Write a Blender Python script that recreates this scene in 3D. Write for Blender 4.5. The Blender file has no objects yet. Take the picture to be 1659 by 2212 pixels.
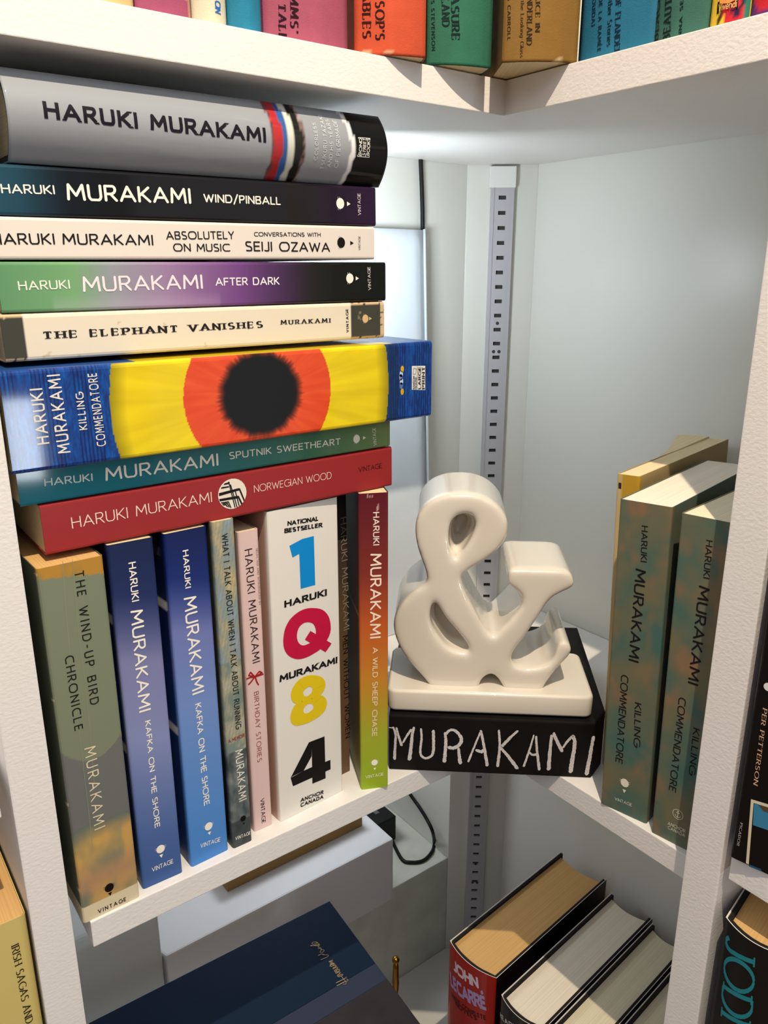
import bpy, bmesh, math, random
from math import sin, cos, pi, sqrt, atan, radians
from mathutils import Vector, Matrix, noise

# ------------------------------------------------------------------ camera
F_PX, CXP, CYP, HOR = 1705.0, 829.5, 1106.0, 592.0          # 1659 x 2212 frame
PITCH = atan((CYP - HOR) / F_PX); AZ = radians(53.15)
CAM = Vector((-0.35899, -0.36225, 0.0))
Fh = Vector((cos(AZ), sin(AZ), 0)); RT = Vector((sin(AZ), -cos(AZ), 0)); ZZ = Vector((0, 0, 1))
FW = Fh * cos(PITCH) - ZZ * sin(PITCH); UP = Fh * sin(PITCH) + ZZ * cos(PITCH)
C = bpy.context.scene.collection
cam = bpy.data.cameras.new('camera'); cam.sensor_fit = 'HORIZONTAL'; cam.sensor_width = 36
cam.lens = 36 * F_PX / 1659; cam.clip_start = 0.01
co = bpy.data.objects.new('camera', cam); C.objects.link(co)
m = Matrix.Identity(4)
for i in range(3):
    m[i][0], m[i][1], m[i][2], m[i][3] = RT[i], UP[i], -FW[i], CAM[i]
co.matrix_world = m
bpy.context.scene.camera = co

# ------------------------------------------------------------------ light
def lin(c):
    c = c / 255.0
    return c / 12.92 if c <= 0.04045 else ((c + 0.055) / 1.055) ** 2.4
def rgb(r, g, b): return (lin(r), lin(g), lin(b), 1.0)
sc = bpy.context.scene
sc.view_settings.view_transform = 'Standard'; sc.view_settings.look = 'None'
sc.view_settings.gamma = 1; sc.view_settings.use_curve_mapping = False
sc.view_settings.exposure = 0.14
w = bpy.data.worlds.new('room'); sc.world = w; w.use_nodes = True
bg = w.node_tree.nodes['Background']; bg.inputs[0].default_value = (0.95, 0.96, 1.0, 1); bg.inputs[1].default_value = 0.86
def lamp(kind, name, loc, energy, color, size, aim=None, size_y=None):
    l = bpy.data.lights.new(name, kind); l.energy = energy; l.color = color
    if kind == 'AREA':
        l.size = size
        if size_y: l.shape = 'RECTANGLE'; l.size_y = size_y
    else: l.shadow_soft_size = size
    o = bpy.data.objects.new(name, l); C.objects.link(o); o.location = loc
    if aim is not None:
        o.rotation_euler = (Vector(aim) - Vector(loc)).to_track_quat('-Z', 'Y').to_euler()
    return o
key = lamp('SPOT', 'picture_lamp', (-0.30, -0.45, 0.75), 40, (1.0, 0.84, 0.63), 0.006, (0.0, 0.0, -0.2))
key.data.spot_size = radians(110); key.data.spot_blend = 0.3
lamp('AREA', 'cool_case_light', (-0.035, 0.105, 0.005), 0.40, (0.84, 0.94, 1.0), 0.05, (0.06, 0.21, 0.0), 0.04)
lamp('AREA', 'shop_window', (0.33, -2.9, -0.62), 6, (0.82, 0.92, 1.0), 0.12, (-0.28, 0, -0.07), 0.32)
lamp('AREA', 'niche_light', (0.03, 0.33, -0.37), 0.30, (0.88, 0.95, 1.0), 0.10, (-0.02, 0.28, -0.6), 0.05)

# ------------------------------------------------------------------ helpers
def ray(px, py): return (FW * F_PX + RT * (px - CXP) - UP * (py - CYP)).normalized()
def onz(px, py, z): r = ray(px, py); return CAM + r * ((z - CAM.z) / r.z)
def onplane(px, py, P, N):
    r = ray(px, py); return CAM + r * ((P - CAM).dot(N) / r.dot(N))

def me(name, verts, faces, mats, smooth=False, cols=None, fm=None):
    d = bpy.data.meshes.new(name); d.from_pydata([tuple(v) for v in verts], [], faces)
    for mm in (mats if isinstance(mats, (list, tuple)) else [mats]): d.materials.append(mm)
    if fm:
        for p, k in zip(d.polygons, fm): p.material_index = k
    if cols:
        a = d.color_attributes.new('Col', 'FLOAT_COLOR', 'POINT')
        a.data.foreach_set('color', [x for c in cols for x in c])
    if smooth:
        for p in d.polygons: p.use_smooth = True
    d.update(); return d
def obj(name, mesh, parent=None, mat=None):
    o = bpy.data.objects.new(name, mesh); C.objects.link(o)
    if mat is not None: o.matrix_world = mat
    if parent: o.parent = parent
    return o
def thing(name, label, cat, M=None, group=None):
    o = bpy.data.objects.new(name, None); C.objects.link(o); o.empty_display_size = 0.02
    if M is not None: o.matrix_world = M
    o['label'] = label; o['category'] = cat
    if group: o['group'] = group
    return o
def tag(o, label, cat, group=None):
    o['label'] = label; o['category'] = cat
    if group: o['group'] = group
    return o
def struct(o): o['kind'] = 'structure'; return o
def fix(d):
    bm = bmesh.new(); bm.from_mesh(d); bmesh.ops.recalc_face_normals(bm, faces=bm.faces); bm.to_mesh(d); bm.free(); return d
def bevel_mesh(d, w_, seg=2):
    bm = bmesh.new(); bm.from_mesh(d); bmesh.ops.recalc_face_normals(bm, faces=bm.faces)
    bmesh.ops.bevel(bm, geom=list(bm.edges), offset=w_, segments=seg, affect='EDGES', profile=0.6, clamp_overlap=True)
    bm.to_mesh(d); bm.free(); return d
def prism(name, poly, z0, z1, mat, bev=0.0, seg=2, zb=None):
    n = len(poly); V = [(x, y, (zb[i] if zb else z0)) for i, (x, y) in enumerate(poly)] + [(x, y, z1) for x, y in poly]
    Fc = [tuple(range(n))[::-1], tuple(range(n, 2 * n))] + [(i, (i + 1) % n, n + (i + 1) % n, n + i) for i in range(n)]
    d = fix(me(name, V, Fc, mat))
    if bev: bevel_mesh(d, bev, seg)
    return d
def box(name, x0, x1, y0, y1, z0, z1, mat, bev=0.0, seg=2):
    return prism(name, [(x0, y0), (x1, y0), (x1, y1), (x0, y1)], z0, z1, mat, bev, seg)
def tube(name, pts, r, mat, n=10, radii=None):
    V, Fc = [], []
    P = [Vector(p) for p in pts]; up = Vector((0.13, 0.29, 0.95)).normalized()
    for i, p in enumerate(P):
        t = (P[min(i + 1, len(P) - 1)] - P[max(i - 1, 0)]).normalized()
        a = t.cross(up)
        if a.length < 1e-3: a = t.cross(Vector((1, 0, 0)))
        a.normalize(); b = t.cross(a); rr = radii[i] if radii else r
        for k in range(n): V.append(p + (a * cos(2 * pi * k / n) + b * sin(2 * pi * k / n)) * rr)
    for i in range(len(P) - 1):
        for k in range(n): Fc.append((i * n + k, i * n + (k + 1) % n, (i + 1) * n + (k + 1) % n, (i + 1) * n + k))
    Fc += [tuple(range(n))[::-1], tuple(range((len(P) - 1) * n, len(P) * n))]
    return fix(me(name, V, Fc, mat, smooth=True))
def catmull(pts, k=6, closed=False):
    n = len(pts); out = []
    for i in range(n if closed else n - 1):
        g = lambda j: Vector(pts[j % n]) if closed else Vector(pts[max(0, min(n - 1, j))])
        p0, p1, p2, p3 = g(i - 1), g(i), g(i + 1), g(i + 2)
        for s in range(k):
            t = s / k
            out.append(0.5 * ((2 * p1) + (p2 - p0) * t + (2 * p0 - 5 * p1 + 4 * p2 - p3) * t * t + (3 * p1 - p0 - 3 * p2 + p3) * t ** 3))
    if not closed: out.append(Vector(pts[-1]))
    return out

# ------------------------------------------------------------------ materials
def pmat(name, col, rough=0.5, spec=0.4, coat=0.0, metal=0.0, bump=None, vcol=False, var=None, coat_r=0.08):
    mt = bpy.data.materials.new(name); mt.use_nodes = True; nt = mt.node_tree; N = nt.nodes; L = nt.links
    b = N['Principled BSDF']; b.inputs['Base Color'].default_value = col; b.inputs['Roughness'].default_value = rough
    b.inputs['Specular IOR Level'].default_value = spec; b.inputs['Metallic'].default_value = metal
    b.inputs['Coat Weight'].default_value = coat; b.inputs['Coat Roughness'].default_value = coat_r
    src = None
    if vcol:
        a = N.new('ShaderNodeVertexColor'); a.layer_name = 'Col'; src = a.outputs['Color']
    tc = N.new('ShaderNodeTexCoord')
    if var:
        sc_, amt = var
        nz = N.new('ShaderNodeTexNoise'); nz.inputs['Scale'].default_value = sc_; nz.inputs['Detail'].default_value = 6
        L.new(tc.outputs['Object'], nz.inputs['Vector'])
        mr = N.new('ShaderNodeMapRange'); mr.inputs['From Min'].default_value = 0.3; mr.inputs['From Max'].default_value = 0.7
        mr.inputs['To Min'].default_value = 1 - amt; mr.inputs['To Max'].default_value = 1 + amt
        L.new(nz.outputs['Fac'], mr.inputs['Value'])
        mx = N.new('ShaderNodeMix'); mx.data_type = 'RGBA'; mx.blend_type = 'MULTIPLY'; mx.inputs['Factor'].default_value = 1
        if src: L.new(src, mx.inputs['A'])
        else: mx.inputs['A'].default_value = col
        L.new(mr.outputs['Result'], mx.inputs['B']); src = mx.outputs['Result']
    if src: L.new(src, b.inputs['Base Color'])
    if bump:
        sc_, st, dist, strch = bump
        mp = N.new('ShaderNodeMapping'); mp.inputs['Scale'].default_value = strch
        nz = N.new('ShaderNodeTexNoise'); nz.inputs['Scale'].default_value = sc_; nz.inputs['Detail'].default_value = 4
        L.new(tc.outputs['Object'], mp.inputs['Vector']); L.new(mp.outputs['Vector'], nz.inputs['Vector'])
        bp = N.new('ShaderNodeBump'); bp.inputs['Strength'].default_value = st; bp.inputs['Distance'].default_value = dist
        L.new(nz.outputs['Fac'], bp.inputs['Height']); L.new(bp.outputs['Normal'], b.inputs['Normal'])
    return mt
PAINT = pmat('white_paint_textured', rgb(232, 229, 226), 0.45, 0.4, bump=(520, 0.30, 0.0007, (0.8, 0.8, 1.2)))
PAINTS = pmat('white_paint_smooth', rgb(226, 226, 222), 0.38, 0.4, bump=(160, 0.15, 0.0006, (1, 1, 1)))
PAINTB = pmat('white_paint_panel', rgb(218, 217, 210), 0.3, 0.45, bump=(60, 0.12, 0.0006, (1, 1, 0.3)))
PLASTER = pmat('stained_plaster', rgb(206, 208, 196), 0.7, 0.2, bump=(200, 0.3, 0.0006, (1, 1, 1)), var=(24, 0.12))
RAIL = pmat('grey_metal_rail', rgb(186, 184, 190), 0.4, 0.5, metal=0.15)
DARK = pmat('dark_slot', rgb(60, 56, 54), 0.8)
PRINT = pmat('printed_cover', (1, 1, 1, 1), 0.48, 0.14, coat=0.10, vcol=True, coat_r=0.2)
GLOSSY = pmat('glossy_printed_cover', (1, 1, 1, 1), 0.42, 0.10, coat=0.32, vcol=True, coat_r=0.06, bump=(26, .25, .0012, (1, 1, 1)))
MATTEP = pmat('matte_printed_cover', (1, 1, 1, 1), 0.6, 0.25, vcol=True, bump=(420, 0.12, 0.0003, (1, 1, 1)))
CLOTH = pmat('cloth_cover', (1, 1, 1, 1), 0.75, 0.2, vcol=True, bump=(1500, 0.35, 0.0004, (1, 1, 1)), var=(120, 0.06))
inks = {}
def ink(c, rough=0.4):
    k = tuple(c) + (rough,)
    if k not in inks: inks[k] = pmat('ink_%d_%d_%d' % tuple(c), rgb(*c), rough, 0.14)
    return inks[k]
def page_mat(name, col, axis, bold=0.1):
    mt = bpy.data.materials.new(name); mt.use_nodes = True; nt = mt.node_tree; N = nt.nodes; L = nt.links
    b = N['Principled BSDF']; b.inputs['Roughness'].default_value = 0.85; b.inputs['Specular IOR Level'].default_value = 0.15
    tc = N.new('ShaderNodeTexCoord'); mp = N.new('ShaderNodeMapping')
    s = [6, 6, 6]; s[axis] = 1500; mp.inputs['Scale'].default_value = s
    nz = N.new('ShaderNodeTexNoise'); nz.inputs['Scale'].default_value = 1.0; nz.inputs['Detail'].default_value = 3
    L.new(tc.outputs['Object'], mp.inputs['Vector']); L.new(mp.outputs['Vector'], nz.inputs['Vector'])
    mr = N.new('ShaderNodeMapRange'); mr.inputs['From Min'].default_value = 0.35; mr.inputs['From Max'].default_value = 0.65
    mr.inputs['To Min'].default_value = 1 - bold; mr.inputs['To Max'].default_value = 1 + bold * 0.5
    L.new(nz.outputs['Fac'], mr.inputs['Value'])
    mx = N.new('ShaderNodeMix'); mx.data_type = 'RGBA'; mx.blend_type = 'MULTIPLY'; mx.inputs['Factor'].default_value = 1
    mx.inputs['A'].default_value = col; L.new(mr.outputs['Result'], mx.inputs['B']); L.new(mx.outputs['Result'], b.inputs['Base Color'])
    bp = N.new('ShaderNodeBump'); bp.inputs['Strength'].default_value = 0.4; bp.inputs['Distance'].default_value = 0.0003
    L.new(nz.outputs['Fac'], bp.inputs['Height']); L.new(bp.outputs['Normal'], b.inputs['Normal'])
    return mt
PG = {(c, a): page_mat('pages_%s_%d' % (c, a), v, a) for c, v in
      dict(cream=rgb(232, 212, 170), tan=rgb(214, 172, 112), white=rgb(236, 226, 208), ivory=rgb(226, 218, 190)).items() for a in (0, 2)}

# ------------------------------------------------------------------ stroke lettering
def arc(cx, cy, rx, ry, a0, a1, n=14):
    return [(cx + rx * cos(radians(a0 + (a1 - a0) * i / n)), cy + ry * sin(radians(a0 + (a1 - a0) * i / n))) for i in range(n + 1)]
G = {
 'A': (.78, [[(0, 0), (.39, 1), (.78, 0)], [(.14, .34), (.64, .34)]]),
 'B': (.58, [[(0, 0), (0, 1)], [(0, 1), (.3, 1)] + arc(.3, .76, .24, .24, 90, -90, 10) + [(0, .52)], [(.3, .52)] + arc(.3, .26, .28, .26, 90, -90, 10) + [(0, 0)]]),
 'C': (.74, [arc(.5, .5, .5, .5, 52, 308, 20)]),
 'D': (.7, [[(0, 0), (0, 1)], [(0, 1), (.25, 1)] + arc(.25, .5, .45, .5, 90, -90, 16) + [(0, 0)]]),
 'E': (.5, [[(.5, 1), (0, 1), (0, 0), (.5, 0)], [(0, .52), (.44, .52)]]),
 'F': (.48, [[(.48, 1), (0, 1), (0, 0)], [(0, .5), (.42, .5)]]),
 'G': (.82, [arc(.5, .5, .5, .5, 50, 360, 22) + [(.58, .5)]]),
 'H': (.64, [[(0, 0), (0, 1)], [(.64, 0), (.64, 1)], [(0, .52), (.64, .52)]]),
 'I': (.02, [[(.01, 0), (.01, 1)]]),
 'J': (.36, [[(.36, 1), (.36, .22)] + arc(.16, .2, .2, .2, 0, -150, 8)]),
 'K': (.6, [[(0, 0), (0, 1)], [(.56, 1), (0, .4)], [(.14, .54), (.6, 0)]]),
 'L': (.46, [[(0, 1), (0, 0), (.46, 0)]]),
 'M': (.84, [[(0, 0), (.06, 1), (.42, .3), (.78, 1), (.84, 0)]]),
 'N': (.66, [[(0, 0), (0, 1), (.66, 0), (.66, 1)]]),
 'O': (.96, [arc(.48, .5, .48, .5, 0, 360, 26)]),
 'P': (.54, [[(0, 0), (0, 1)], [(0, 1), (.27, 1)] + arc(.27, .73, .27, .27, 90, -90, 10) + [(0, .46)]]),
 'Q': (.98, [arc(.48, .5, .48, .5, 0, 360, 26), [(.55, .3), (.92, -.06)]]),
 'R': (.58, [[(0, 0), (0, 1)], [(0, 1), (.27, 1)] + arc(.27, .73, .27, .27, 90, -90, 10) + [(0, .46)], [(.27, .46), (.58, 0)]]),
 'S': (.54, [arc(.27, .75, .25, .25, 40, 270, 14)[:-1] + arc(.27, .25, .27, .25, 90, -140, 14)]),
 'T': (.6, [[(0, 1), (.6, 1)], [(.3, 1), (.3, 0)]]),
 'U': (.64, [[(0, 1), (0, .32)] + arc(.32, .32, .32, .32, 180, 360, 14) + [(.64, 1)]]),
 'V': (.74, [[(0, 1), (.37, 0), (.74, 1)]]),
 'W': (1.06, [[(0, 1), (.27, 0), (.53, .85), (.79, 0), (1.06, 1)]]),
 'X': (.64, [[(0, 1), (.64, 0)], [(0, 0), (.64, 1)]]),
 'Y': (.64, [[(0, 1), (.32, .46), (.64, 1)], [(.32, .46), (.32, 0)]]),
 'Z': (.58, [[(0, 1), (.58, 1), (0, 0), (.58, 0)]]),
 '/': (.46, [[(0, -.08), (.46, 1.05)]]), '-': (.34, [[(0, .42), (.34, .42)]]), '.': (.03, [[(0, 0), (.03, 0)]]),
 "'": (.04, [[(.03, 1.02), (0, .78)]]), ' ': (.3, []), '&': (.7, [[(.7, 0), (.14, .72)] + arc(.3, .82, .17, .17, 200, -40, 10) + arc(.27, .25, .27, .25, 90, 330, 14) + [(.68, .5)]]),
 '(': (.2, [arc(.4, .5, .4, .62, 120, 240, 8)]), ')': (.2, [arc(-.2, .5, .4, .62, 60, -60, 8)]),
 '\u00c9': (.5, [[(.5, 1), (0, 1), (0, 0), (.5, 0)], [(0, .52), (.44, .52)], [(.15, 1.14), (.42, 1.3)]]),
 'a': (.5, [arc(.25, .3, .25, .3, 0, 360, 16), [(.5, .62), (.5, 0)]]), 'd': (.5, [arc(.25, .3, .25, .3, 0, 360, 16), [(.5, 1), (.5, 0)]]),
 'e': (.5, [[(0, .32), (.5, .32)] + arc(.25, .31, .25, .31, 0, 310, 16)]), 'g': (.5, [arc(.25, .3, .25, .3, 0, 360, 16), [(.5, .62), (.5, -.1)] + arc(.25, -.1, .25, .2, 0, -150, 8)]),
 'h': (.46, [[(0, 1), (0, 0)], arc(.23, .38, .23, .24, 180, 0, 8) + [(.46, 0)]]), 'i': (.02, [[(.01, .62), (.01, 0)], [(.01, .84), (.01, .87)]]),
 'k': (.44, [[(0, 1), (0, 0)], [(.4, .62), (0, .24)], [(.12, .36), (.44, 0)]]), 'l': (.02, [[(.01, 1), (.01, 0)]]),
 'n': (.46, [[(0, .62), (0, 0)], arc(.23, .38, .23, .24, 180, 0, 8) + [(.46, 0)]]), 'o': (.54, [arc(.27, .31, .27, .31, 0, 360, 18)]),
 'r': (.28, [[(0, .62), (0, 0)], arc(.2, .36, .2, .26, 180, 60, 6)]), 's': (.38, [arc(.19, .47, .17, .15, 40, 270, 8)[:-1] + arc(.19, .16, .19, .16, 90, -140, 8)]),
 't': (.3, [[(.12, .85), (.12, .1), (.3, 0)], [(0, .6), (.3, .6)]]), 'u': (.46, [[(0, .62), (0, .24)] + arc(.23, .24, .23, .24, 180, 360, 8), [(.46, .62), (.46, 0)]]),
 'v': (.46, [[(0, .62), (.23, 0), (.46, .62)]]), 'w': (.7, [[(0, .62), (.18, 0), (.35, .55), (.52, 0), (.7, .62)]]), 'm': (.76, [[(0, .62), (0, 0)], arc(.19, .4, .19, .22, 180, 0, 8) + [(.38, 0)], arc(.57, .4, .19, .22, 180, 0, 8) + [(.76, 0)]]),
}
def stroke_tris(lines, th, thin=1.0, cap='round', taper=None):
    """ribbons in 2D -> list of polygons"""
    out = []
    for ln in lines:
        for i in range(len(ln) - 1):
            (x0, y0), (x1, y1) = ln[i], ln[i + 1]
            dx, dy = x1 - x0, y1 - y0; l = sqrt(dx * dx + dy * dy)
            if l < 1e-9: continue
            wgt = th * (thin + (1 - thin) * abs(dy) / l) / 2
            nx, ny = -dy / l * wgt, dx / l * wgt
            ex = (dx / l * wgt, dy / l * wgt) if cap == 'square' and i in (0, len(ln) - 2) else (0, 0)
            s0 = ex if i == 0 else (0, 0); s1 = ex if i == len(ln) - 2 else (0, 0)
            k = max(1, int(l / 0.2)); 
            for j in range(k):
                a, b = j / k, (j + 1) / k
                ax, ay, bx, by = x0 + dx * a, y0 + dy * a, x0 + dx * b, y0 + dy * b
                if j == 0: ax -= s0[0]; ay -= s0[1]
                if j == k - 1: bx += s1[0]; by += s1[1]
                out.append([(ax + nx, ay + ny), (ax - nx, ay - ny), (bx - nx, by - ny), (bx + nx, by + ny)])
            for (jx, jy, endp) in ((x0, y0, i == 0), (x1, y1, i == len(ln) - 2)):
                if cap == 'round' or not endp:
                    out.append([(jx + wgt * cos(q * pi / 5), jy + wgt * sin(q * pi / 5)) for q in range(10)])
    return out
def text_polys(s, th=.13, style='round', gap=.24):
    """polygons in a frame where cap height is 1; also total advance"""
    x = 0; P = []
    for k, ch in enumerate(s):
        wd, lines = G[ch]
        if style == 'serif':
            ln = [[(px_ + x, py_) for px_, py_ in l] for l in lines]
            P += stroke_tris(ln, th, 0.38, 'butt')
            if ch.isalpha():
                top = 1.0 if ch.isupper() or ch in 'dhkl' else .62
                for l in ln:
                    for (ex, ey), (fx, fy) in ((l[0], l[1]), (l[-1], l[-2])):
                        if (abs(ey) < .01 or abs(ey - top) < .01) and abs(fy - ey) > .15:
                            hh = th * .17; sw = th * 1.05; yy = ey + (hh if ey < .5 else -hh)
                            P.append([(ex - sw, yy - hh), (ex + sw, yy - hh), (ex + sw, yy + hh), (ex - sw, yy + hh)])
                        elif abs(ex - fx) > .12 and ch in 'EFTLZ' and ey > -.01:
                            sy = -1 if ey > .8 else (1 if ey < .2 else 0)
                            hw = th * .2
                            P.append([(ex - hw, ey - (0.06 if sy == 0 else 0)), (ex + hw, ey - (0.06 if sy == 0 else 0)), (ex + hw, ey + sy * .22 + (0.06 if sy == 0 else 0)), (ex - hw, ey + sy * .22 + (0.06 if sy == 0 else 0))])
        else:
            ln = [[(px_ + x, min(1 - th / 2, max(th / 2, py_)) if 0 <= py_ <= 1 else py_) for px_, py_ in l] for l in lines]
            P += stroke_tris(ln, th, 1.0, 'round' if style == 'round' else 'butt')
            if style != 'round':
                for l in ln:  # square ends reach cap line and baseline
                    for (ex, ey), (fx, fy) in ((l[0], l[1]), (l[-1], l[-2])):
                        if abs(fy - ey) > .3 and (ey < th or ey > 1 - th):
                            sg = -1 if ey < .5 else 1; dx = (ex - fx) / abs(fy - ey) * th / 2; hwid = th / 2 * sqrt(1 + ((ex - fx) / (ey - fy)) ** 2)
                            P.append([(ex - hwid, ey), (ex + hwid, ey), (ex + hwid + dx, ey + sg * th / 2), (ex - hwid + dx, ey + sg * th / 2)])
        x += wd + (gap if k < len(s) - 1 else 0)
    return P, max(x, 1e-3)

# ------------------------------------------------------------------ books
CN = (246, 240, 228)
def mix(a, b, t): t = max(0, min(1, t)); return tuple(a[i] + (b[i] - a[i]) * t for i in range(3))
def ramp(stops, t):
    for (t0, c0), (t1, c1) in zip(stops, stops[1:]):
        if t <= t1: return mix(c0, c1, (t - t0) / max(1e-6, t1 - t0))
    return stops[-1][1]
def nz(x, y, z=0.0): return noise.noise(Vector((x, y, z)))
def fbm(x, y, z=0.0): return nz(x, y, z) + .5 * nz(2.1 * x, 2.1 * y, z + 7) + .25 * nz(4.3 * x, 4.3 * y, z + 3)

class Book:
    """local frame: x = right on the spine as seen, y = into the shelf, z = up.  thin = 'x' (upright) or 'z' (lying)"""
    def __init__(s, name, label, O, Pv, L, T, D, thin, col, side=None, pages='cream', mat=PRINT, bulge=0.0, hard=False, nl=60, ns=10, group=None, edge=0.0014, wear=0.0, seed=1, jacket_rim=None, boards=(30, 28, 28), tiltq=None, page_inset=None, cat='book'):
        Pv = Vector(Pv).normalized(); Q = Vector((0, 0, 1)) if tiltq is None else Vector(tiltq).normalized()
        if tiltq is None and thin == 'z': Q = (Q - Pv * Q.dot(Pv)).normalized()
        W = Q.cross(Pv).normalized()
        M = Matrix.Identity(4)
        for i in range(3): M[i][0], M[i][1], M[i][2], M[i][3] = Pv[i], W[i], Q[i], O[i]
        s.M = M; s.O = Vector(O); s.P = Pv; s.Q = Q; s.W = W; s.L = L; s.T = T; s.D = D; s.thin = thin; s.bulge = bulge
        s.root = thing(name, label, cat, M, group)
        side = side or (lambda a, b: col(a, 0.0)); random.seed(seed)
        r = edge
        b0 = bulge if bulge else r
        out = [(0.0, D), (0.0, D * .5), (0.0, b0 + .003), (0.0, b0 + .0004)]
        if not bulge: out += [(r * (1 - cos(a)), r * (1 - sin(a))) for a in (pi / 6, pi / 3)]
        xs = [r + (T - 2 * r) * i / ns for i in range(ns + 1)] if not bulge else [T * i / ns for i in range(ns + 1)]
        out += [(x, s.sy(x)) for x in xs]
        if not bulge: out += [(T - x, y) for x, y in [(r * (1 - cos(a)), r * (1 - sin(a))) for a in (pi / 3, pi / 6)]]
        out += [(T, b0 + .0004), (T, b0 + .003), (T, D * .5), (T, D)]
        def shell(nm, out, ct, l0, l1, nl, colf, mt, rim=None):
            n = len(out); inn = []
            for i, (x, y) in enumerate(out):
                a = out[max(0, i - 1)]; b = out[min(n - 1, i + 1)]
                dx, dy = b[0] - a[0], b[1] - a[1]; l = sqrt(dx * dx + dy * dy)
                inn.append((x - dy / l * ct, y + dx / l * ct))
            V, Fc, cl = [], [], []
            for k in range(nl + 1):
                u = k / nl; z = l0 + (l1 - l0) * u
                for (x, y) in out:
                    V.append((x, y, z) if thin == 'x' else (z, y, x)); cl.append(rgb(*colf(x, y, u, z)))
            B = len(V)
            for k in (0, nl):
                z = l0 + (l1 - l0) * k / nl
                for (x, y) in inn: V.append((x, y, z) if thin == 'x' else (z, y, x)); cl.append(rgb(*(rim or colf(x, y, k / nl, z))))
            if rim:  # separate rim ring so that the edge keeps its own colour
                R0 = len(V)
                for k in (0, nl):
                    z = l0 + (l1 - l0) * k / nl
                    for (x, y) in out: V.append((x, y, z) if thin == 'x' else (z, y, x)); cl.append(rgb(*rim))
            for k in range(nl):
                for i in range(n - 1): Fc.append((k * n + i, k * n + i + 1, (k + 1) * n + i + 1, (k + 1) * n + i))
            for i in range(n - 1): Fc.append((B + i, B + n + i, B + n + i + 1, B + i + 1))
            lo, hi = (0, nl * n) if not rim else (R0, R0 + n)
            for i in range(n - 1):
                Fc.append((lo + i, B + i, B + i + 1, lo + i + 1)); Fc.append((hi + i, hi + i + 1, B + n + i + 1, B + n + i))
            for i in (0, n - 1): Fc.append((lo + i, hi + i, B + n + i, B + i))
            d = me(nm, V, Fc, mt, cols=cl); fix(d)
            for p in d.polygons: p.use_smooth = len(p.vertices) == 4 and bulge > 0 and abs(p.normal[2 if thin == 'x' else 0]) < .5
            return obj(nm, d, s.root)
        def cf(x, y, u, z):
            if y > (max(r * 1.01, .002) if not bulge else .0002 + bulge): c = side(u, y / D)
            else: c = col(u, min(1, max(0, x / T)))
            if wear:
                e = min(x, T - x) if y <= r * 1.3 else 1
                le = min(z, s.L - z)
                if e < .0008 and fbm(z * 170, x * 100 + seed, 1) > .75 - wear or le < .0016 and e < 1 and fbm(z * 170, x * 120 + seed, 4) > .7 - wear: c = mix(c, (206, 184, 146), .75)
            return c
        s.cover = shell('cover' if not hard else 'dust_jacket', out, .0005, 0, L, nl, cf, mat, rim=jacket_rim)
        ci = .0006 if not hard else .0028
        inset = page_inset if page_inset is not None else (.0004 if not hard else .0035)
        if hard:
            inner = [(0.0008, D - .001), (0.0008, D * .5), (0.0008, max(.004, s.sy(.0008) + .002))]
            nb = 8
            inner += [(.0008 + (T - .0016) * i / nb, s.sy(.0008 + (T - .0016) * i / nb) + .0012 + (.0025 if i in (0, nb) else 0)) for i in range(nb + 1)][1:-1]
            inner += [(T - .0008, max(.004, s.sy(.0008) + .002)), (T - .0008, D * .5), (T - .0008, D - .001)]
            shell('boards', inner, .0022, .0006, L - .0006, 1, lambda x, y, u, z: boards, CLOTH)
        y0 = .0006; n = 10
        prof = []
        for i in range(n + 1):
            x = ci + (T - 2 * ci) * i / n
            yy = (s.sy(x) + .0008) if not hard else (s.sy(x) * .6 + .006)
            if not bulge and not hard: yy = y0 + (r * .8 if i in (0, n) else 0)
            prof.append((x, yy))
        dd = D - (.0006 if not hard else .004)
        prof += [(T - ci, dd), (ci, dd)]
        if hard: prof = prof[:-2] + [(T - ci - (T - 2 * ci) * i / 6, dd - .004 * sin(pi * i / 6)) for i in range(7)]
        k = len(prof); V = []
        for z in (inset, L - inset):
            for (x, y) in prof: V.append((x, y, z) if thin == 'x' else (z, y, x))
        Fc = [tuple(range(k)), tuple(range(k, 2 * k))] + [(i, (i + 1) % k, k + (i + 1) % k, k + i) for i in range(k)]
        pm = PG[(pages, 0 if thin == 'x' else 2)]
        obj('page_block', fix(me('page_block', V, Fc, pm)), s.root)
    def sy(s, x): return 0.0 if not s.bulge else s.bulge * ((2 * x / s.T - 1) ** 2)
    def loc(s, px, py):
        p = onplane(px, py, s.O, s.W); d = p - s.O; a, b = d.dot(s.P), d.dot(s.Q)
        if s.bulge:
            for _ in range(3):
                t = a if s.thin == 'x' else b
                p = onplane(px, py, s.O + s.W * s.sy(min(s.T, max(0, t))), s.W); d = p - s.O; a, b = d.dot(s.P), d.dot(s.Q)
        return Vector((a, b))
    def polys(s, nm, polys, c, eps=.00014, label=None, rough=.4):
        V, Fc = [], []
        for pl in polys:
            b = len(V)
            if any(not (-.0005 < (x if s.thin == 'x' else z) < s.T + .0005) for x, z in pl): continue
            ar = sum(pl[i - 1][0] * pl[i][1] - pl[i][0] * pl[i - 1][1] for i in range(len(pl)))
            if ar < 0: pl = pl[::-1]
            st = eps + (len(Fc) % 17) * 4e-6
            for (x, z) in pl: V.append((x, s.sy(x if s.thin == 'x' else z) - st, z))
            Fc.append(tuple(range(b, b + len(pl))))
        if not Fc: return
        o = obj(nm, me(nm, V, Fc, ink(c, rough)), s.root)
        if label: o['label'] = label
        return o
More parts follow.
